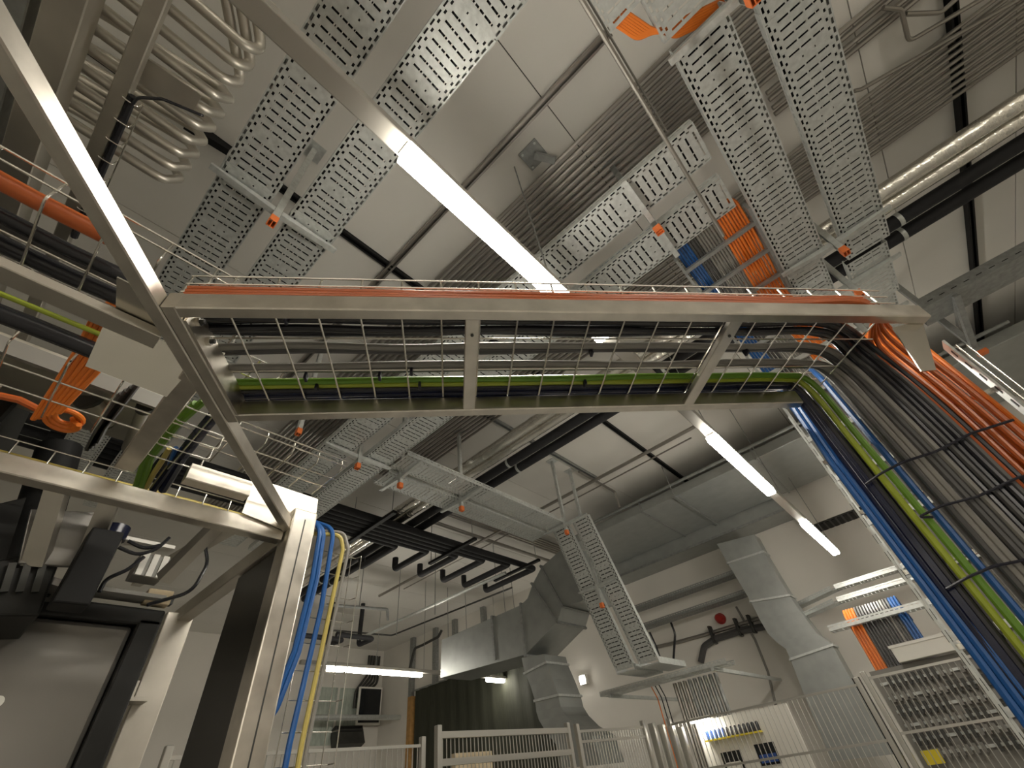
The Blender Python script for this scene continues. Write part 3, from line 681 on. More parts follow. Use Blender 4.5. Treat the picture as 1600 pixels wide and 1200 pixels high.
# trays on the right wall part
for i, (l, rr, lab, kk) in enumerate([((1300, 988), (1470, 945), 'bright perforated tray over the hanging cables at right', 6.9),
                                   ((1312, 942), (1440, 903), 'bright perforated tray zigzagging below the far lamp, lower one', 8.2), ((1308, 922), (1430, 880), 'bright perforated tray zigzagging below the far lamp, upper one', 8.4)]):
    a = PY(*l, kk); b_ = PY(*rr, kk); b_.z = a.z
    tray(a, b_, .2, lab, m=MT['galv'], name='wall_tray', sec=3)
for i, (l, rr, lab, kk) in enumerate([((1230, 942), (1312, 942), 'left limb of the lower zigzag tray, behind the wide s-duct', 8.2), ((1225, 915), (1308, 922), 'left limb of the upper zigzag tray, behind the wide s-duct', 8.4)]):
    a = PY(*rr, kk); b_ = V((a.x-.75, a.y+.45, a.z))
    tray(a, b_, .2, lab, m=MT['galv'], name='wall_tray', sec=3)
cs = ['orange']*4+['grey']*9+['lgrey', 'grey', 'grey']+['blue']*3
for i, cn in enumerate(cs):
    a = PY(1330, 985, 6.95); x = a.x+.02+i*.031
    nm = {'blue': 'blue', 'grey': 'dark grey', 'lgrey': 'pale', 'orange': 'orange'}[cn]
    zt = a.z+.12
    tag(MB().tube(fillet([(x, 7.5, zt-.1), (x, 7.1, zt+.12), (x, 6.95, zt), (x+.01, 6.9, 2.5), (x, 6.85, 1.2)], .1), .015, 6).build('hanging_cable', MT[cn], smooth=True), '%s %s cable hanging behind the right tray, from the left' % (ORD[cs[:i].count(cn)], nm), 'cable', nm+' cables hanging at right')
# shelf board in the fence bay with blue cans
sb = thing('tool_board', 'pale board with rows of small tools behind the long fence', 'board', (-2.3, 6.3, 0))
MB().box((-2.85, 6.42, .4), (-1.75, 6.46, 2.0)).build('board', MT['white'], sb)
MB().box((-2.75, 6.3, 1.80), (-2.1, 6.42, 1.815)).build('shelf', MT['stickery'], sb)
for k in range(13):
    tag(MB().tube([(-2.72+.05*k, 6.36, 1.816), (-2.72+.05*k, 6.36, 1.885), (-2.72+.05*k, 6.36, 1.90)], [.02, .02, .01], 8).build('spray_can', MT['blueplastic'] if k < 5 else MT['blackc'], smooth=True), '%s small %s can on the yellow shelf behind the fence' % (ORD[k] if k < 5 else ORD[k-5], 'blue' if k < 5 else 'black'), 'can', ('blue' if k < 5 else 'black')+' cans on the yellow shelf')
sl = thing('board_lamp', 'small lit lamp above the yellow shelf behind the fence', 'lamp', (-2.75, 6.3, 1.98))
MB().box((-2.85, 6.25, 2.0), (-2.6, 6.42, 2.03)).build('housing', MT['white'], sl)
MB().box((-2.84, 6.26, 1.985), (-2.61, 6.33, 1.999)).build('diffuser', MT['lamp'], sl)
for i, (x, z) in enumerate(((-2.55, 1.6), (-2.15, 1.62))):
    f = thing('framed_notice', ('framed notice on the pale board, left one', 'framed notice on the pale board, right one')[i], 'sign', (x, 6.41, z))
    MB().box((x-.11, 6.4, z-.09), (x+.11, 6.415, z+.09)).build('frame', MT['screen'], f)
    MB().box((x-.09, 6.396, z-.07), (x+.09, 6.4, z+.0)).build('sheet', MT['blueplastic'] if i else MT['white'], f)
MB().box
tag(MB().bar((-1.05, 6.9, .2), (-1.05, 6.9, 2.12), .07, .05, up=Y_).build('black_post', MT['black']), 'black post between the wide s-duct and the control board', 'post')
# ================================================================ cable bridge frame (stainless)
ZB, ZT_ = 2.45, 2.505
fr = thing('cable_bridge', 'stainless steel ladder frame of the cable bridge across the picture', 'frame', M(.35, .8, ZB))
MB().bar(M(-.585, .638, (ZB+ZT_)/2), M(1.375, .638, (ZB+ZT_)/2), .030, ZT_-ZB, ch=.003).build('near_rail', MT['steel'], fr)
MB().bar(M(-.585, 1.003, (ZB+ZT_)/2), M(1.20, 1.003, (ZB+ZT_)/2), .030, ZT_-ZB, ch=.003).build('far_rail', MT['steel'], fr)
for c in (.065, .78):
    MB().bar(M(c, .653, ZB+.012), M(c, .988, ZB+.012), .036, .018, ch=.002).build('strut', MT['steel'], fr)
    MB().tube([M(c, .70, ZB-.001), M(c, .70, ZB+.004)], .004, 8).build('hole_plug', MT['darksteel'], fr)
MB().bar(M(-.600, .623, (ZB+ZT_)/2), M(-.600, 1.018, (ZB+ZT_)/2), .030, ZT_-ZB, ch=.003).build('end_rail', MT['steel'], fr)
bpl = MB().bar(M(-.580, .66, ZB+.034), M(-.580, .99, ZB+.034), .006, .066).build('bracket_plate', MT['steel'], fr)
for dd in (.685, .745):
    MB().tube([M(-.578, dd, ZB+.03), M(-.566, dd, ZB+.03)], .011, 6).build('bolt', MT['wire'], bpl)
    MB().tube([M(-.566, dd, ZB+.03), M(-.558, dd, ZB+.03)], .006, 8).build('bolt_end', MT['darksteel'], bpl)
def PMD(x, y, d): r = _ray(x, y); return CAM + r*((d-CAM.dot(MD))/r.dot(MD))
MB().prism([PMD(*t, .652) for t in [(1395, 512), (1441, 500), (1463, 578), (1440, 580)]], MD*.003).build('end_plate', MT['polish'], fr)
# ================================================================ wire mesh tray on the bridge
def mesh_tray(name, label, p0, d, s, L, W, H, step=.1, lstep=.05, r=.0028, hw=(1, .65, .3), far=True):
    p0 = V(p0); t = thing(name, label, 'wire mesh tray', p0)
    prof = [p0+UP*H, p0, p0+s*W]+([p0+s*W+UP*H] if far else [])
    me = MB().tube(fillet(prof, .012, 3), r, 6).mesh('cross_wire', MT['wire'], p0, smooth=True)
    n = int(L/step)
    for k in range(n+1): place('cross_wire', me, t, p0+d*(k*step))
    lm = MB().tube([V((0, 0, 0)), d*L], r, 6).mesh('long_wire', MT['wire'], smooth=True)
    nw = int(round(W/lstep))
    for k in range(1, nw): place('long_wire', lm, t, p0+s*(W*k/nw)+UP*.004)
    for h in hw:
        place('long_wire', lm, t, p0+UP*(H*h)-s*.004)
        if far: place('long_wire', lm, t, p0+s*W+UP*(H*h)+s*.004)
    return t
mesh_tray('wire_mesh_tray', 'bright wire mesh cable tray lying on the bridge frame', M(-.612, .645, 2.508), MC, MD, 1.95, .35, .095, lstep=.117)
# ---------------------------------------------------------------- bridge cables, bending down at the right end
Y0 = 1.62
def bcable(d, z, xv, rad, m, label, group, c0=-.625, ce=1.08, wob=.006, yv=Y0, zd=2.44, name='bridge_cable'):
    pts = [M(c0, d+random.uniform(-wob, wob), z)]
    for k in range(1, 7):
        pts.append(M(c0+(ce-c0)*k/7, d+random.uniform(-wob, wob), z+random.uniform(0, .004)))
    pts += [M(ce, d, z), V((xv*.93, yv-.05, z-.012)), V((xv, yv, zd-.16)), V((xv+random.uniform(-.003, .003), yv, 1.9)), V((xv, yv, 1.2)), V((xv, yv, .3))]
    # smooth with a Catmull-Rom style resample
    out = []
    P = [pts[0]]+pts+[pts[-1]]
    for i in range(1, len(P)-2):
        for k in range(5):
            t = k/5; a, b_, c, e = P[i-1], P[i], P[i+1], P[i+2]
            out.append(.5*((2*b_)+(c-a)*t+(2*a-5*b_+4*c-e)*t*t+(3*b_-a-3*c+e)*t**3))
    out.append(pts[-1])
    return tag(MB().tube(out, rad, 8).build(name, m, smooth=True), label, 'cable', group)
for i in range(5):
    bcable(.641+.011*(i % 2), 2.524+.012*(i//2), .33+.02*i, .0072, MT['orange_tube_dim_cable'], '%s orange cable along the near edge of the bridge tray' % ORD[i], 'orange cables on the bridge', ce=1.24, wob=.001, c0=-.60)  # low light along the bridge is painted in as a darker orange
gd = [.70, .712, .724, .736, .748, .76, .795, .811, .827, .866, .881, .896]
for i, d in enumerate(gd):
    xv = .335-.0145*i
    bcable(d, 2.518+.008*(i % 3), xv, .0088 if i < 6 else .0095, MT['blackc'] if i < 6 and i % 3 != 1 else MT['grey'] if i not in (6, 9, 10) else MT['lgrey'], '%s dark cable across the bridge tray, counted from the near edge' % ORD[i], 'dark cables on the bridge', ce=1.16, wob=.005)
bcable(.932, 2.524, .118, .0100, MT['green'], 'thick green earth cable across the bridge, nearer the grey cables', 'green earth cables', ce=1.12, wob=.002)
bcable(.946, 2.520, .096, .0095, MT['ygreen'], 'thick green earth cable across the bridge, nearer the blue cables', 'green earth cables', ce=1.12, wob=.002)
for i in range(4):
    bcable(.962+.012*i, 2.519+.003*(i % 2), .072-.009*i, .0095, MT['dblue'] if i else MT['blackc'], ('black cable beside the green earth cables on the bridge', 'first dark blue cable at the far edge of the bridge', 'second dark blue cable at the far edge of the bridge', 'third dark blue cable at the far edge of the bridge')[i], 'far edge cables on the bridge', ce=1.10, wob=.002)
# additional verticals on the riser
def vcable(x, y, rad, m, label, group, zt=2.35):
    pts = [V((x+.03, y+.45, zt+.55)), V((x+.012, y+.1, zt+.25)), V((x+random.uniform(-.004, .004), y+.012, zt-.1)), V((x+random.uniform(-.004, .004), y, 1.7)), V((x, y, 1.2)), V((x, y, .3))]
    tag(MB().tube(fillet(pts, .12), rad, 8).build('riser_cable', m, smooth=True), label, 'cable', group)
for i in range(9): vcable(.338+.012*i, Y0+.012, .0068, MT['orange'], '%s orange cable down the right riser, from the left' % ORD[i], 'orange cables on the riser')
for i in range(12): vcable(.162+.0145*i, Y0+.016, .0066, MT['grey'] if i % 3 else MT['lgrey'], '%s grey cable down the right riser behind the front row' % ORD[i], 'grey cables on the riser')
for i in range(3): vcable(.012+.017*i, Y0+.0, .0098, MT['blue'], '%s blue cable down the left side of the riser' % ORD[i], 'blue cables on the riser')
vcable(.142, Y0+.003, .0095, MT['blue'], 'single blue cable between the green and the grey riser cables', 'blue cables on the riser')
vcable(.078, Y0+.014, .010, MT['blackc'], 'black cable between the blue and the green riser cables', 'black riser cable')
# riser mesh tray behind the cables
rs = thing('riser_tray', 'upright cable riser tray at the right end of the bridge', 'cable tray', (.22, Y0+.03, .1))
for xx in (-.012, .462):
    MB().bar((xx, Y0+.02, .1), (xx, Y0+.02, 2.46), .006, .05, up=Y_).build('side_rail', MT['galv'], rs)
    for k in range(44):
        z = .25+.05*k
        MB().box((xx-.0045, Y0+.008, z), (xx+.0045, Y0+.016, z+.025)).build('slot', MT['darksteel'], rs)
for k in range(12):
    MB().bar((-.012, Y0+.042, .3+.18*k), (.462, Y0+.042, .3+.18*k), .012, .012).build('cross_wire', MT['wire'], rs)
for k in range(2):
    MB().tube([(.468+.014*k, Y0-.02-.01*k, .1), (.468+.014*k, Y0-.02-.01*k, 2.42-.02*k)], .0025, 6).build('long_wire', MT['wire'], rs, smooth=True)
for i, z in enumerate((2.16, 2.02, 1.86, 1.70)):
    pts = [(.05+.08*(i % 2), Y0-.02, z-.01), (.10, Y0-.026, z), (.16, Y0-.022, z+.008), (.24, Y0-.018, z+.002), (.33, Y0-.018, z+.012), (.42, Y0-.016, z+.004)]
    tag(MB().tube(fillet(pts, .05), .0035, 6).build('cable_tie', MT['tie'], smooth=True), '%s dark lashing across the riser cables, from the top' % ORD[i], 'cable tie', 'lashings on the riser')
for i, (c, d) in enumerate([(-.39, .70), (-.39, .90), (-.37, .942), (-.19, .90), (-.09, .66), (-.10, .88), (-.08, .94), (.42, .81), (.43, .94), (.92, .81)]):
    p = M(c, d, 2.51)
    tag(MB().obox(p, MC*.004, MD*.010, UP*.012).build('cable_tie', MT['tie'], bevel=.002), '%s small tie fixing bridge cables to the mesh, from the left' % ORD[i], 'cable tie', 'ties on the bridge tray')

# ================================================================ left machine frame
mf = thing('machine_gantry', 'welded stainless machine frame with long diagonal beam at left', 'frame', V((-1.7, .7, 0)))
MB().bar(M(-.632, -.9, (ZB+2.497)/2), M(-.632, 1.775, (ZB+2.497)/2), .031, 2.497-ZB, ch=.003).build('diagonal_beam', MT['steel'], mf)
MB().bar((-1.725, -2.2, 2.448), (-1.725, .64, 2.448), .05, .058, ch=.003).build('front_beam', MT['steel'], mf)
MB().bar((-1.01, -1.6, 2.485), (-1.01, -.02, 2.485), .05, .025, ch=.002).build('inner_beam', MT['steel_dull'], mf)
MB().bar((-1.66, .085, 2.515), (-1.0, .085, 2.515), .055, .03, ch=.003).build('cross_strut', MT['steel'], mf)
MB().box((-1.745, .645, 0), (-1.655, .742, 2.54)).build('corner_post', MT['steel'], mf, bevel=.006)
MB().box((-1.6565, .692, .0), (-1.6545, .697, 2.5)).build('post_groove', MT['darksteel'], mf)
MB().prism([PX(*t, -1.69) for t in [(378, 801), (399, 747), (497, 780), (490, 836), (455, 832)]], (-.006, 0, 0)).build('gusset_plate', MT['steel'], mf)
MB().tube([PX(410, 764, -1.69), PX(410, 764, -1.69)+V((.008, 0, 0))], .007, 6).build('bolt', MT['darksteel'], mf)
q = [PX(297, 728, -1.62), PX(392, 758, -1.62)]; MB().bar(q[0]-UP*.03, V((q[1].x, q[1].y, q[0].z))-UP*.03, .05, .06, ch=.003).build('side_beam', MT['steel'], mf)
# beams behind, along x, dark
MB().bar((-3.0, .68, 2.46), (-1.72, .68, 2.46), .06, .07, ch=.003).build('rear_beam', MT['steel_dull'], mf)
MB().bar((-3.6, .55, 2.86), (-1.75, .62, 2.62), .05, .06).build('rear_beam', MT['steel_dull'], mf)
MB().box((-2.96, .60, 0), (-2.78, .72, 2.46)).build('rear_post', MT['steel_dull'], mf, bevel=.005)
MB().box((-2.13, .665, 0), (-1.75, .70, 2.42)).build('dark_side_panel', MT['darkpanel'], mf, bevel=.004)
# folded channel under the diagonal beam
fc = thing('folded_channel', 'folded polished sheet channel tucked under the diagonal beam', 'channel', (-1.08, -.03, 2.48))
MB().prism([(-.90, -.14, 2.50), (-.90, .02, 2.50), (-1.00, .04, 2.50), (-1.00, -.115, 2.50)], (0, 0, .004)).build('upper_leaf', MT['polish'], fc)
MB().prism([(-1.00, -.115, 2.504), (-1.00, .04, 2.504), (-1.03, .05, 2.56), (-1.03, -.11, 2.56)], (0, 0, .004)).build('web', MT['darkpanel'], fc)
MB().prism([(-1.075, -.13, 2.545), (-1.08, .075, 2.545), (-1.18, .06, 2.465), (-1.18, -.112, 2.465)], (0, 0, .004)).build('lower_leaf', MT['polish'], fc)
MB().prism([(-1.18, -.112, 2.466), (-1.18, .06, 2.466), (-1.20, .06, 2.52), (-1.20, -.112, 2.52)], (0, 0, .004)).build('lip', MT['steel_dull'], fc)
# side mesh tray at upper left (along y)
mesh_tray('wire_mesh_tray', 'wire mesh tray at left with the orange hose and black cables', (-.86, -1.2, 2.57), Y_, V((-1, 0, 0)), 1.25, .28, .07, step=.1, lstep=.14, far=True, hw=(1, .5))
def ycable(x, z, y0, y1, rad, m, lab, group=None, n='hose'):
    pts = [(x+random.uniform(-.004, .004), y0+(y1-y0)*k/8, z+random.uniform(-.002, .002)) for k in range(9)]
    tag(MB().tube(pts, rad, 10).build(n, m, smooth=True), lab, 'cable', group)
ycable(-.90, 2.60, -1.3, -.175, .019, MT['orange_tube_dim_cable'], 'thick orange-brown hose in the left mesh tray')
ycable(-.985, 2.598, -1.3, -.10, .016, MT['blackc'], 'thick black cable beside the orange hose', n='power_cable')
ycable(-1.01, 2.60, -1.3, -.08, .012, MT['grey'], 'dark grey cable beside the thick black cable', n='power_cable')
ycable(-1.06, 2.598, -1.3, -.08, .02, MT['blackc'], 'thickest black cable in the left mesh tray', n='power_cable')
ycable(-1.24, 2.62, -1.3, .0, .007, MT['ygreen'], 'single bright green cable at left', n='earth_cable')
ycable(-1.29, 2.60, -1.3, .10, .024, MT['blackc'], 'very thick black hose below the green cable at left')
mesh_tray('wire_mesh_tray', 'lower wire mesh tray at left holding coiled orange cables', (-1.36, -1.0, 2.585), Y_, V((-1, 0, 0)), 1.15, .30, .07, step=.12, lstep=.1, far=True, hw=(1,))
# orange ribbon with coil
for i in range(6):
    x = 0; off = .013*i
    a = PZ(150+9*i, 488+4*i, 2.68); b_ = PZ(122+9*i, 545+4*i, 2.68); c = PZ(52+8*i, 655-2*i, 2.60)
    tag(MB().tube(fillet([a+V((.06, .02, .02)), a, b_, c], .08), .0075, 8).build('orange_cable', MT['orange'], smooth=True), '%s orange cable of the ribbon hanging at left, from the left' % ORD[i], 'cable', 'orange ribbon cables at left')
for i in range(3):
    ctr = PZ(95, 660, 2.60); pts = []
    r0 = .040-.009*i
    for k in range(25):
        t = 2*math.pi*k/20+1.2
        pts.append(ctr+V((math.cos(t)*r0*1.25, math.sin(t)*r0*1.1, .006*i+.001*k)))
    tag(MB().tube(pts, .0075, 8).build('cable_coil', MT['orange'], smooth=True), ('outer loop', 'middle loop', 'inner loop')[i]+' of the small orange cable coil at left', 'cable', 'orange coil at left')
tag(MB().tube([PZ(-30, 612, 2.62), PZ(30, 625, 2.62), PZ(60, 640, 2.62)], .011, 8).build('orange_cable', MT['orange_tube_dim_cable'], smooth=True), 'short orange cable entering at the left edge below the ribbon', 'cable')
tag(MB().tube(fillet([PZ(55, 545, 2.95), PZ(38, 555, 2.95), PZ(27, 590, 2.95)], .05), .014, 8).build('blue_hose', MT['blue'], smooth=True), 'short curved blue hose at the far left', 'hose')
# yellow/green and blue cables passing the strut
for i, (m, q, rr, lab) in enumerate([('green', [(320, 625), (275, 665), (235, 715), (222, 760)], .012, 'olive green earth cable passing behind the cross strut'),
                                     ('green', [(305, 630), (262, 670), (225, 720), (212, 760)], .010, 'second olive green earth cable beside the cross strut'),
                                     ('yellow', [(265, 700), (252, 722), (240, 740), (228, 762)], .009, 'bright yellow cable behind the cross strut'),
                                     ('dblue', [(345, 640), (318, 672), (285, 715), (255, 765)], .016, 'thick dark blue cable bundle strand near the white beam'),
                                     ('dblue', [(335, 645), (305, 680), (272, 722), (240, 765)], .014, 'second dark blue cable near the white beam'),
                                     ('blue', [(275, 700), (268, 718), (262, 735)], .008, 'short bright blue cable between yellow and dark blue')]):
    tag(MB().tube(fillet([PZ(*t, 2.60) for t in q], .15), rr, 8).build('strut_cable', MT[m], smooth=True), lab, 'cable')
mesh_tray('wire_mesh_tray', 'small wire mesh tray right of the dark blue cables', (-1.44, .10, 2.62), Y_, V((-1, 0, 0)), .62, .22, .05, step=.1, lstep=.07, far=False, hw=(1, .5))
mesh_tray('wire_mesh_tray', 'wire mesh tray carrying the dark blue cables by the strut', (-1.02, .12, 2.575), V((-1, 0, 0)), Y_, .7, .16, .05, step=.08, lstep=.08, far=True, hw=(1,))
# valve cylinders between the trays
for i, (a, b_, r0, lab) in enumerate([((140, 625), (165, 660), .035, 'bronze-coloured valve cylinder above the left trays'), ((225, 640), (200, 700), .022, 'slim metal cylinder behind the cross strut')]):
    t = thing('valve', lab, 'valve', PZ(*a, 2.8)); p, q = PZ(*a, 2.85), PZ(*b_, 2.85); d = (q-p)
    MB().tube([p, q], r0, 14).build('body', MT['steel_dull'], t, smooth=True)
    MB().tube([p-d*.1, p], r0*1.3, 14).build('collar', MT['darksteel'], t, smooth=True)
    MB().tube([q, q+d*.15], r0*.6, 12).build('nozzle', MT['darksteel'], t, smooth=True)
for i in range(4):
    q = [PZ(215-8*i, 600+5*i, 2.75), PZ(185-8*i, 640+6*i, 2.75), PZ(165-6*i, 665+6*i, 2.75), PZ(152-5*i, 690+4*i, 2.75)]
    tag(MB().tube(fillet(q, .1), .010, 6).build('grey_cable', MT['grey'], smooth=True), '%s grey cable of the bundle between coil and strut' % ORD[i], 'cable', 'grey cables between coil and strut')
cb2 = thing('cover_plate', 'pale sheet cover behind the coil and the trays at left', 'panel', (-1.9, -.2, 2.9))
MB().box((-2.1, -1.4, 2.86), (-1.72, .15, 2.87)).build('sheet', MT['steel_dull'], cb2)
MB().box((-1.735, -1.4, 2.80), (-1.72, .15, 2.86)).build('folded_edge', MT['lgrey'], cb2)
# ---------------------------------------------------------------- post cables (blue and yellow) and their mesh
for i, xx in enumerate((.785, .803, .84)):
    pts = [(-1.75, .76, 2.56), (-1.70, xx, 2.50), (-1.70, xx+.008, 2.3), (-1.70-.004*i, xx-.005, 2.05), (-1.71, xx-.04, 1.88), (-1.74, .69, 1.80)]
    if i == 2: pts = [(-1.80, .78, 2.58), (-1.70, .845, 2.52), (-1.70, .85, 2.2), (-1.70, .825, 1.8), (-1.70, .82, .3)]
    tag(MB().tube(fillet(pts, .08), .0095, 8).build('post_cable', MT['blue'], smooth=True), ('blue cable running down closest to the corner post', 'blue cable curling back behind the corner post', 'straight blue cable next to the yellow one')[i], 'cable')
tag(MB().tube(fillet([(-1.75, .78, 2.50), (-1.70, .88, 2.50), (-1.70, .90, 2.44), (-1.70, .865, 1.8), (-1.70, .86, .3)], .04), .0085, 8).build('post_cable', MT['yellow'], smooth=True), 'yellow earth cable bending down beside the corner post', 'cable')
tag(MB().tube(fillet([(-1.75, .78, 2.515), (-1.70, .895, 2.515), (-1.69, .92, 2.44), (-1.70, .885, 1.8), (-1.70, .88, .3)], .04), .007, 8).build('post_cable', MT['lgrey'], smooth=True), 'thin grey cable right behind the yellow earth cable', 'cable')
pt = thing('post_mesh', 'narrow upright wire mesh beside the yellow cable', 'wire mesh tray', (-1.72, .93, .2))
for k in range(26):
    MB().tube([(-1.72, .80, .3+.085*k), (-1.72, .975, .3+.085*k), (-1.69, .985, .3+.085*k)], .002, 6).build('cross_wire', MT['wire'], pt)
for yy in (.80, .955, .985):
    MB().tube([(-1.72 if yy < .98 else -1.69, yy, .2), (-1.72 if yy < .98 else -1.69, yy, 2.42)], .002, 6).build('long_wire', MT['wire'], pt)

# ================================================================ machine body at lower left
mb = thing('process_machine', 'dark machine body with large dull steel door at lower left', 'machine', (-2.7, -.6, 0))
MB().box((-2.75, -2.6, .0), (-2.6, .46, 2.33)).build('door_panel', MT['panel_grey'], mb, bevel=.02)
MB().box((-2.76, .46, .0), (-2.58, .55, 2.36)).build('door_seal', MT['machine_dark'], mb, bevel=.01)
MB().box((-2.8, -2.6, 2.33), (-2.58, .55, 2.40)).build('top_rim', MT['machine_dark'], mb, bevel=.01)
MB().tube([(-2.595, .16, 2.05), (-2.585, .16, 2.05)], .018, 16).build('round_sticker', MT['white'], mb)
hb = thing('hinge_bracket', 'steel bracket plate clamped on the rear post at lower left', 'bracket', (-2.6, .6, 2.1))
MB().box((-2.80, .46, 2.08), (-2.70, .64, 2.095)).build('plate', MT['steel_dull'], hb)
MB().box((-2.80, .50, 2.095), (-2.785, .64, 2.17)).build('upright', MT['steel_dull'], hb)
# machine head assembly
hd = thing('motor_unit', 'black machine head with motors hanging under the left frame', 'machine', (-2.6, -.3, 2.5))
MB().box((-3.1, -2.2, 2.75), (-2.05, -.28, 3.1)).build('housing', MT['machine_dark'], hd, bevel=.03)
MB().box((-2.5, -1.8, 2.45), (-2.1, -.55, 2.75)).build('gearbox', MT['machine_dark'], hd, bevel=.03)
for k in range(5):
    MB().box((-2.35, -1.3+.12*k, 2.38), (-2.05, -1.27+.12*k, 2.62)).build('cooling_fin', MT['darksteel'], hd)
MB().prism([PX(*t, -2.3) for t in [(-60, 885), (30, 868), (92, 882), (62, 962), (-60, 962)]], (-.4, 0, 0)).build('main_casting', MT['machine_dark'], hd, bevel=.008)
MB().prism([PX(*t, -2.28) for t in [(48, 795), (150, 800), (112, 885), (28, 880)]], (-.02, 0, 0)).build('cover_plate', MT['panel_grey'], hd, bevel=.004)
MB().prism([PX(*t, -2.4) for t in [(-60, 800), (45, 775), (42, 872), (-60, 884)]], (-.3, 0, 0)).build('rear_housing', MT['machine_dark'], hd, bevel=.006)
MB().bar(PX(165, 835, -2.2), PX(105, 950, -2.2), .10, .10).build('slanted_column', MT['black'], hd, bevel=.006)
for k in range(3): MB().bar(PX(20+24*k, 880, -2.29), PX(6+24*k, 925, -2.29), .012, .02).build('casting_rib', MT['darksteel'], hd)
a = V((-2.45, -.12, 2.95)); b_ = V((-2.45, .02, 2.40))
MB().tube([a, b_], .075, 16).build('black_column', MT['black'], hd, smooth=True)
MB().tube([(-2.5, -.35, 2.62), (-2.5, -.35, 2.42)], .14, 20).build('motor', MT['machine_dark'], hd, smooth=True)
MB().tube([(-2.48, .08, 2.40), (-2.48, .08, 2.375)], .11, 24).build('flange_disc', MT['panel_grey'], hd, smooth=True)
MB().bar((-2.49, .02, 2.372), (-2.49, .13, 2.372), .03, .004).build('slot_plate', MT['black'], hd)
for i, (a, b_, wd, ht, m, lab) in enumerate([((92, 760), (55, 880), .06, .05, 'steel_dull', 'upright grey bar hanging below the front beam, left one'), ((178, 770), (140, 860), .06, .05, 'steel_dull', 'upright grey bar hanging below the front beam, right one'),
                                        ((345, 815), (255, 905), .05, .05, 'steel_dull', 'dark grey diagonal beam below the front beam')]):
    tag(MB().bar(PX(*a, -2.1), PX(*b_, -2.3), wd, ht).build('hanging_bar', MT[m]), lab, 'bar')
# small fittings
vb = thing('valve_block', 'pale valve block with ribs and hoses in the machine', 'valve', PX(230, 890, -2.5))
p = PX(232, 890, -2.6)
MB().obox(p, X_*.05, Y_*.06, UP*.05).build('block', MT['lgrey'], vb, bevel=.005)
for k in range(3): MB().obox(p+V((.055, -.04+.04*k, 0)), X_*.006, Y_*.012, UP*.05).build('rib', MT['white'], vb)
MB().obox(p+V((0, -.10, .11)), X_*.03, Y_*.16, UP*.008).build('top_plate', MT['white'], vb)
MB().obox(p+V((.02, -.12, -.13)), X_*.05, Y_*.22, UP*.008).build('base_plate', MT['lgrey'], vb)
mo = thing('small_motor', 'small motor with blue cap above the valve block', 'motor', PX(165, 855, -2.5))
p = PX(170, 850, -2.55)
MB().tube([p+UP*.02, p-UP*.06], .04, 14).build('body', MT['steel_dull'], mo, smooth=True)
MB().tube([p+UP*.08, p+UP*.02], .05, 14).build('cap', MT['dblue'], mo, smooth=True)
MB().tube([p-UP*.06, p-UP*.16], .028, 12).build('shaft_tube', MT['lgrey'], mo, smooth=True)
jb = thing('junction_box', 'small pinkish box on the machine edge', 'box', PX(246, 935, -2.6))
MB().obox(PX(246, 935, -2.6), X_*.03, Y_*.05, UP*.03).build('case', MT['box'], jb, bevel=.004)
MB().obox(PX(262, 938, -2.6), X_*.02, Y_*.02, UP*.02).build('connector', MT['darksteel'], jb)
for i, (q, lab) in enumerate([([(155, 925), (165, 905), (200, 890), (225, 870)], 'black hose arching from the machine edge to the valve block'),
                              ([(320, 850), (325, 880), (300, 925), (230, 945)], 'long black hose drooping below the diagonal beam'),
                              ([(200, 845), (225, 858), (250, 852)], 'short black hose beside the small motor'),
                              ([(185, 855), (215, 868), (245, 858), (265, 840)], 'black hose looping behind the small motor')]):
    tag(MB().tube(fillet([PX(*t, -2.45) for t in q], .1), .008, 8).build('hose', MT['blackc'], smooth=True), lab, 'hose')
# lower mesh tray along y under the front beam with dark cables
mesh_tray('wire_mesh_tray', 'shadowed wire mesh tray below the front beam', (-2.0, -1.3, 2.62), Y_, V((-1, 0, 0)), 1.9, .16, .06, step=.1, lstep=.08, far=True, hw=(1,))
for i in range(4):
    ycable(-2.03-.035*i, 2.64, -1.4, .62, .011, MT[('yellow', 'blackc', 'green', 'blackc')[i]], ('dull yellow cable in the shadowed mesh tray', 'black cable in the shadowed mesh tray, nearer the yellow one', 'dark green cable in the shadowed mesh tray', 'black cable at the back of the shadowed mesh tray')[i], n='tray_cable')
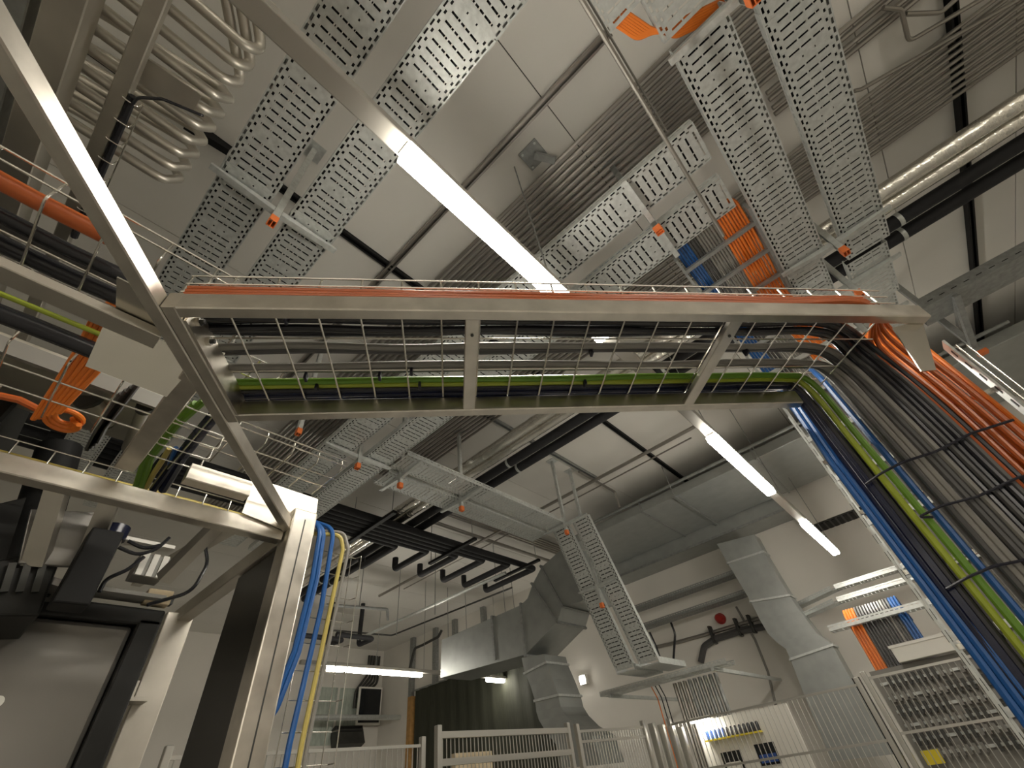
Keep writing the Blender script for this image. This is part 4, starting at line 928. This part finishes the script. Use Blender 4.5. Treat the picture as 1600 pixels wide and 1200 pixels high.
# background steel beams at upper left and bent tubes
for i, (y, z, x0, x1, wd, ht, lab) in enumerate([(-.745, 3.72, -3.4, .5, .10, .12, 'wide steel beam crossing the upper left corner'), (-.565, 3.74, -2.9, .5, .055, .05, 'narrow steel bar in front of the bent tubes at upper left'), (-.86, 3.72, -3.2, .4, .07, .09, 'dark steel beam at the far upper left corner')]):
    tag(MB().bar((x0, y, z), (x1, y, z), wd, ht, ch=.004).build('support_beam', MT['steel_dull'] if i < 2 else MT['galv_dark']), lab, 'beam')
for i in range(10):
    x = -.80-.084*i
    ye = -.33-.004*i
    pts = [(x, -1.5, 3.86), (x, ye, 3.86), (x-.03, ye+.035, 3.99), (x-.06, ye-.02, 4.10), (x-.25, -1.0, 4.30)]
    if i in (0, 1, 2): pts = [(x, -1.5, 3.86), (x, ye, 3.86), (x+.0, ye+.045, 3.95), (x+.22, ye-.12, 3.98), (x+.5, ye-.25, 4.0)]
    tag(MB().tube(fillet(pts, .05), .0205, 10).build('bent_tube', MT['steel_dull'], smooth=True), '%s bent metal tube at the upper left, from the top' % ORD[i], 'tube', 'bent tubes at the upper left')
tag(MB().prism([PZ(*t, 3.815) for t in [(228, 90), (315, 150), (300, 178), (218, 130)]], (0, 0, .006)).build('cover_sheet', MT['steel_dull']), 'small tan sheet plate among the bent tubes', 'plate')
tag(MB().tube(fillet([PZ(205, 165, 3.7), PZ(215, 152, 3.7), PZ(255, 155, 3.7), PZ(320, 182, 3.7), PZ(310, 178, 3.75)], .05), .006, 8).build('thin_hose', MT['blackc'], smooth=True), 'thin black hose looping in front of the bent tubes', 'hose')
mesh_tray('wire_mesh_tray', 'narrow wire mesh tray with a dark cable under the narrow steel bar', (-1.22, -.50, 3.70), V((-1, 0, 0)), V((0, -1, 0)), .75, .05, .04, step=.1, lstep=.05, far=True, hw=(1,), r=.003)
tag(MB().tube([(-1.2, -.525, 3.715), (-2.0, -.525, 3.715)], .014, 8).build('power_cable', MT['blackc'], smooth=True), 'dark cable inside the narrow mesh tray by the bent tubes', 'cable')
tag(MB().bar(PZ(290, 195, 5.3), PZ(358, 237, 5.3), .05, .05).build('ceiling_stub', MT['black']), 'short black bar behind the bent tubes', 'bar')
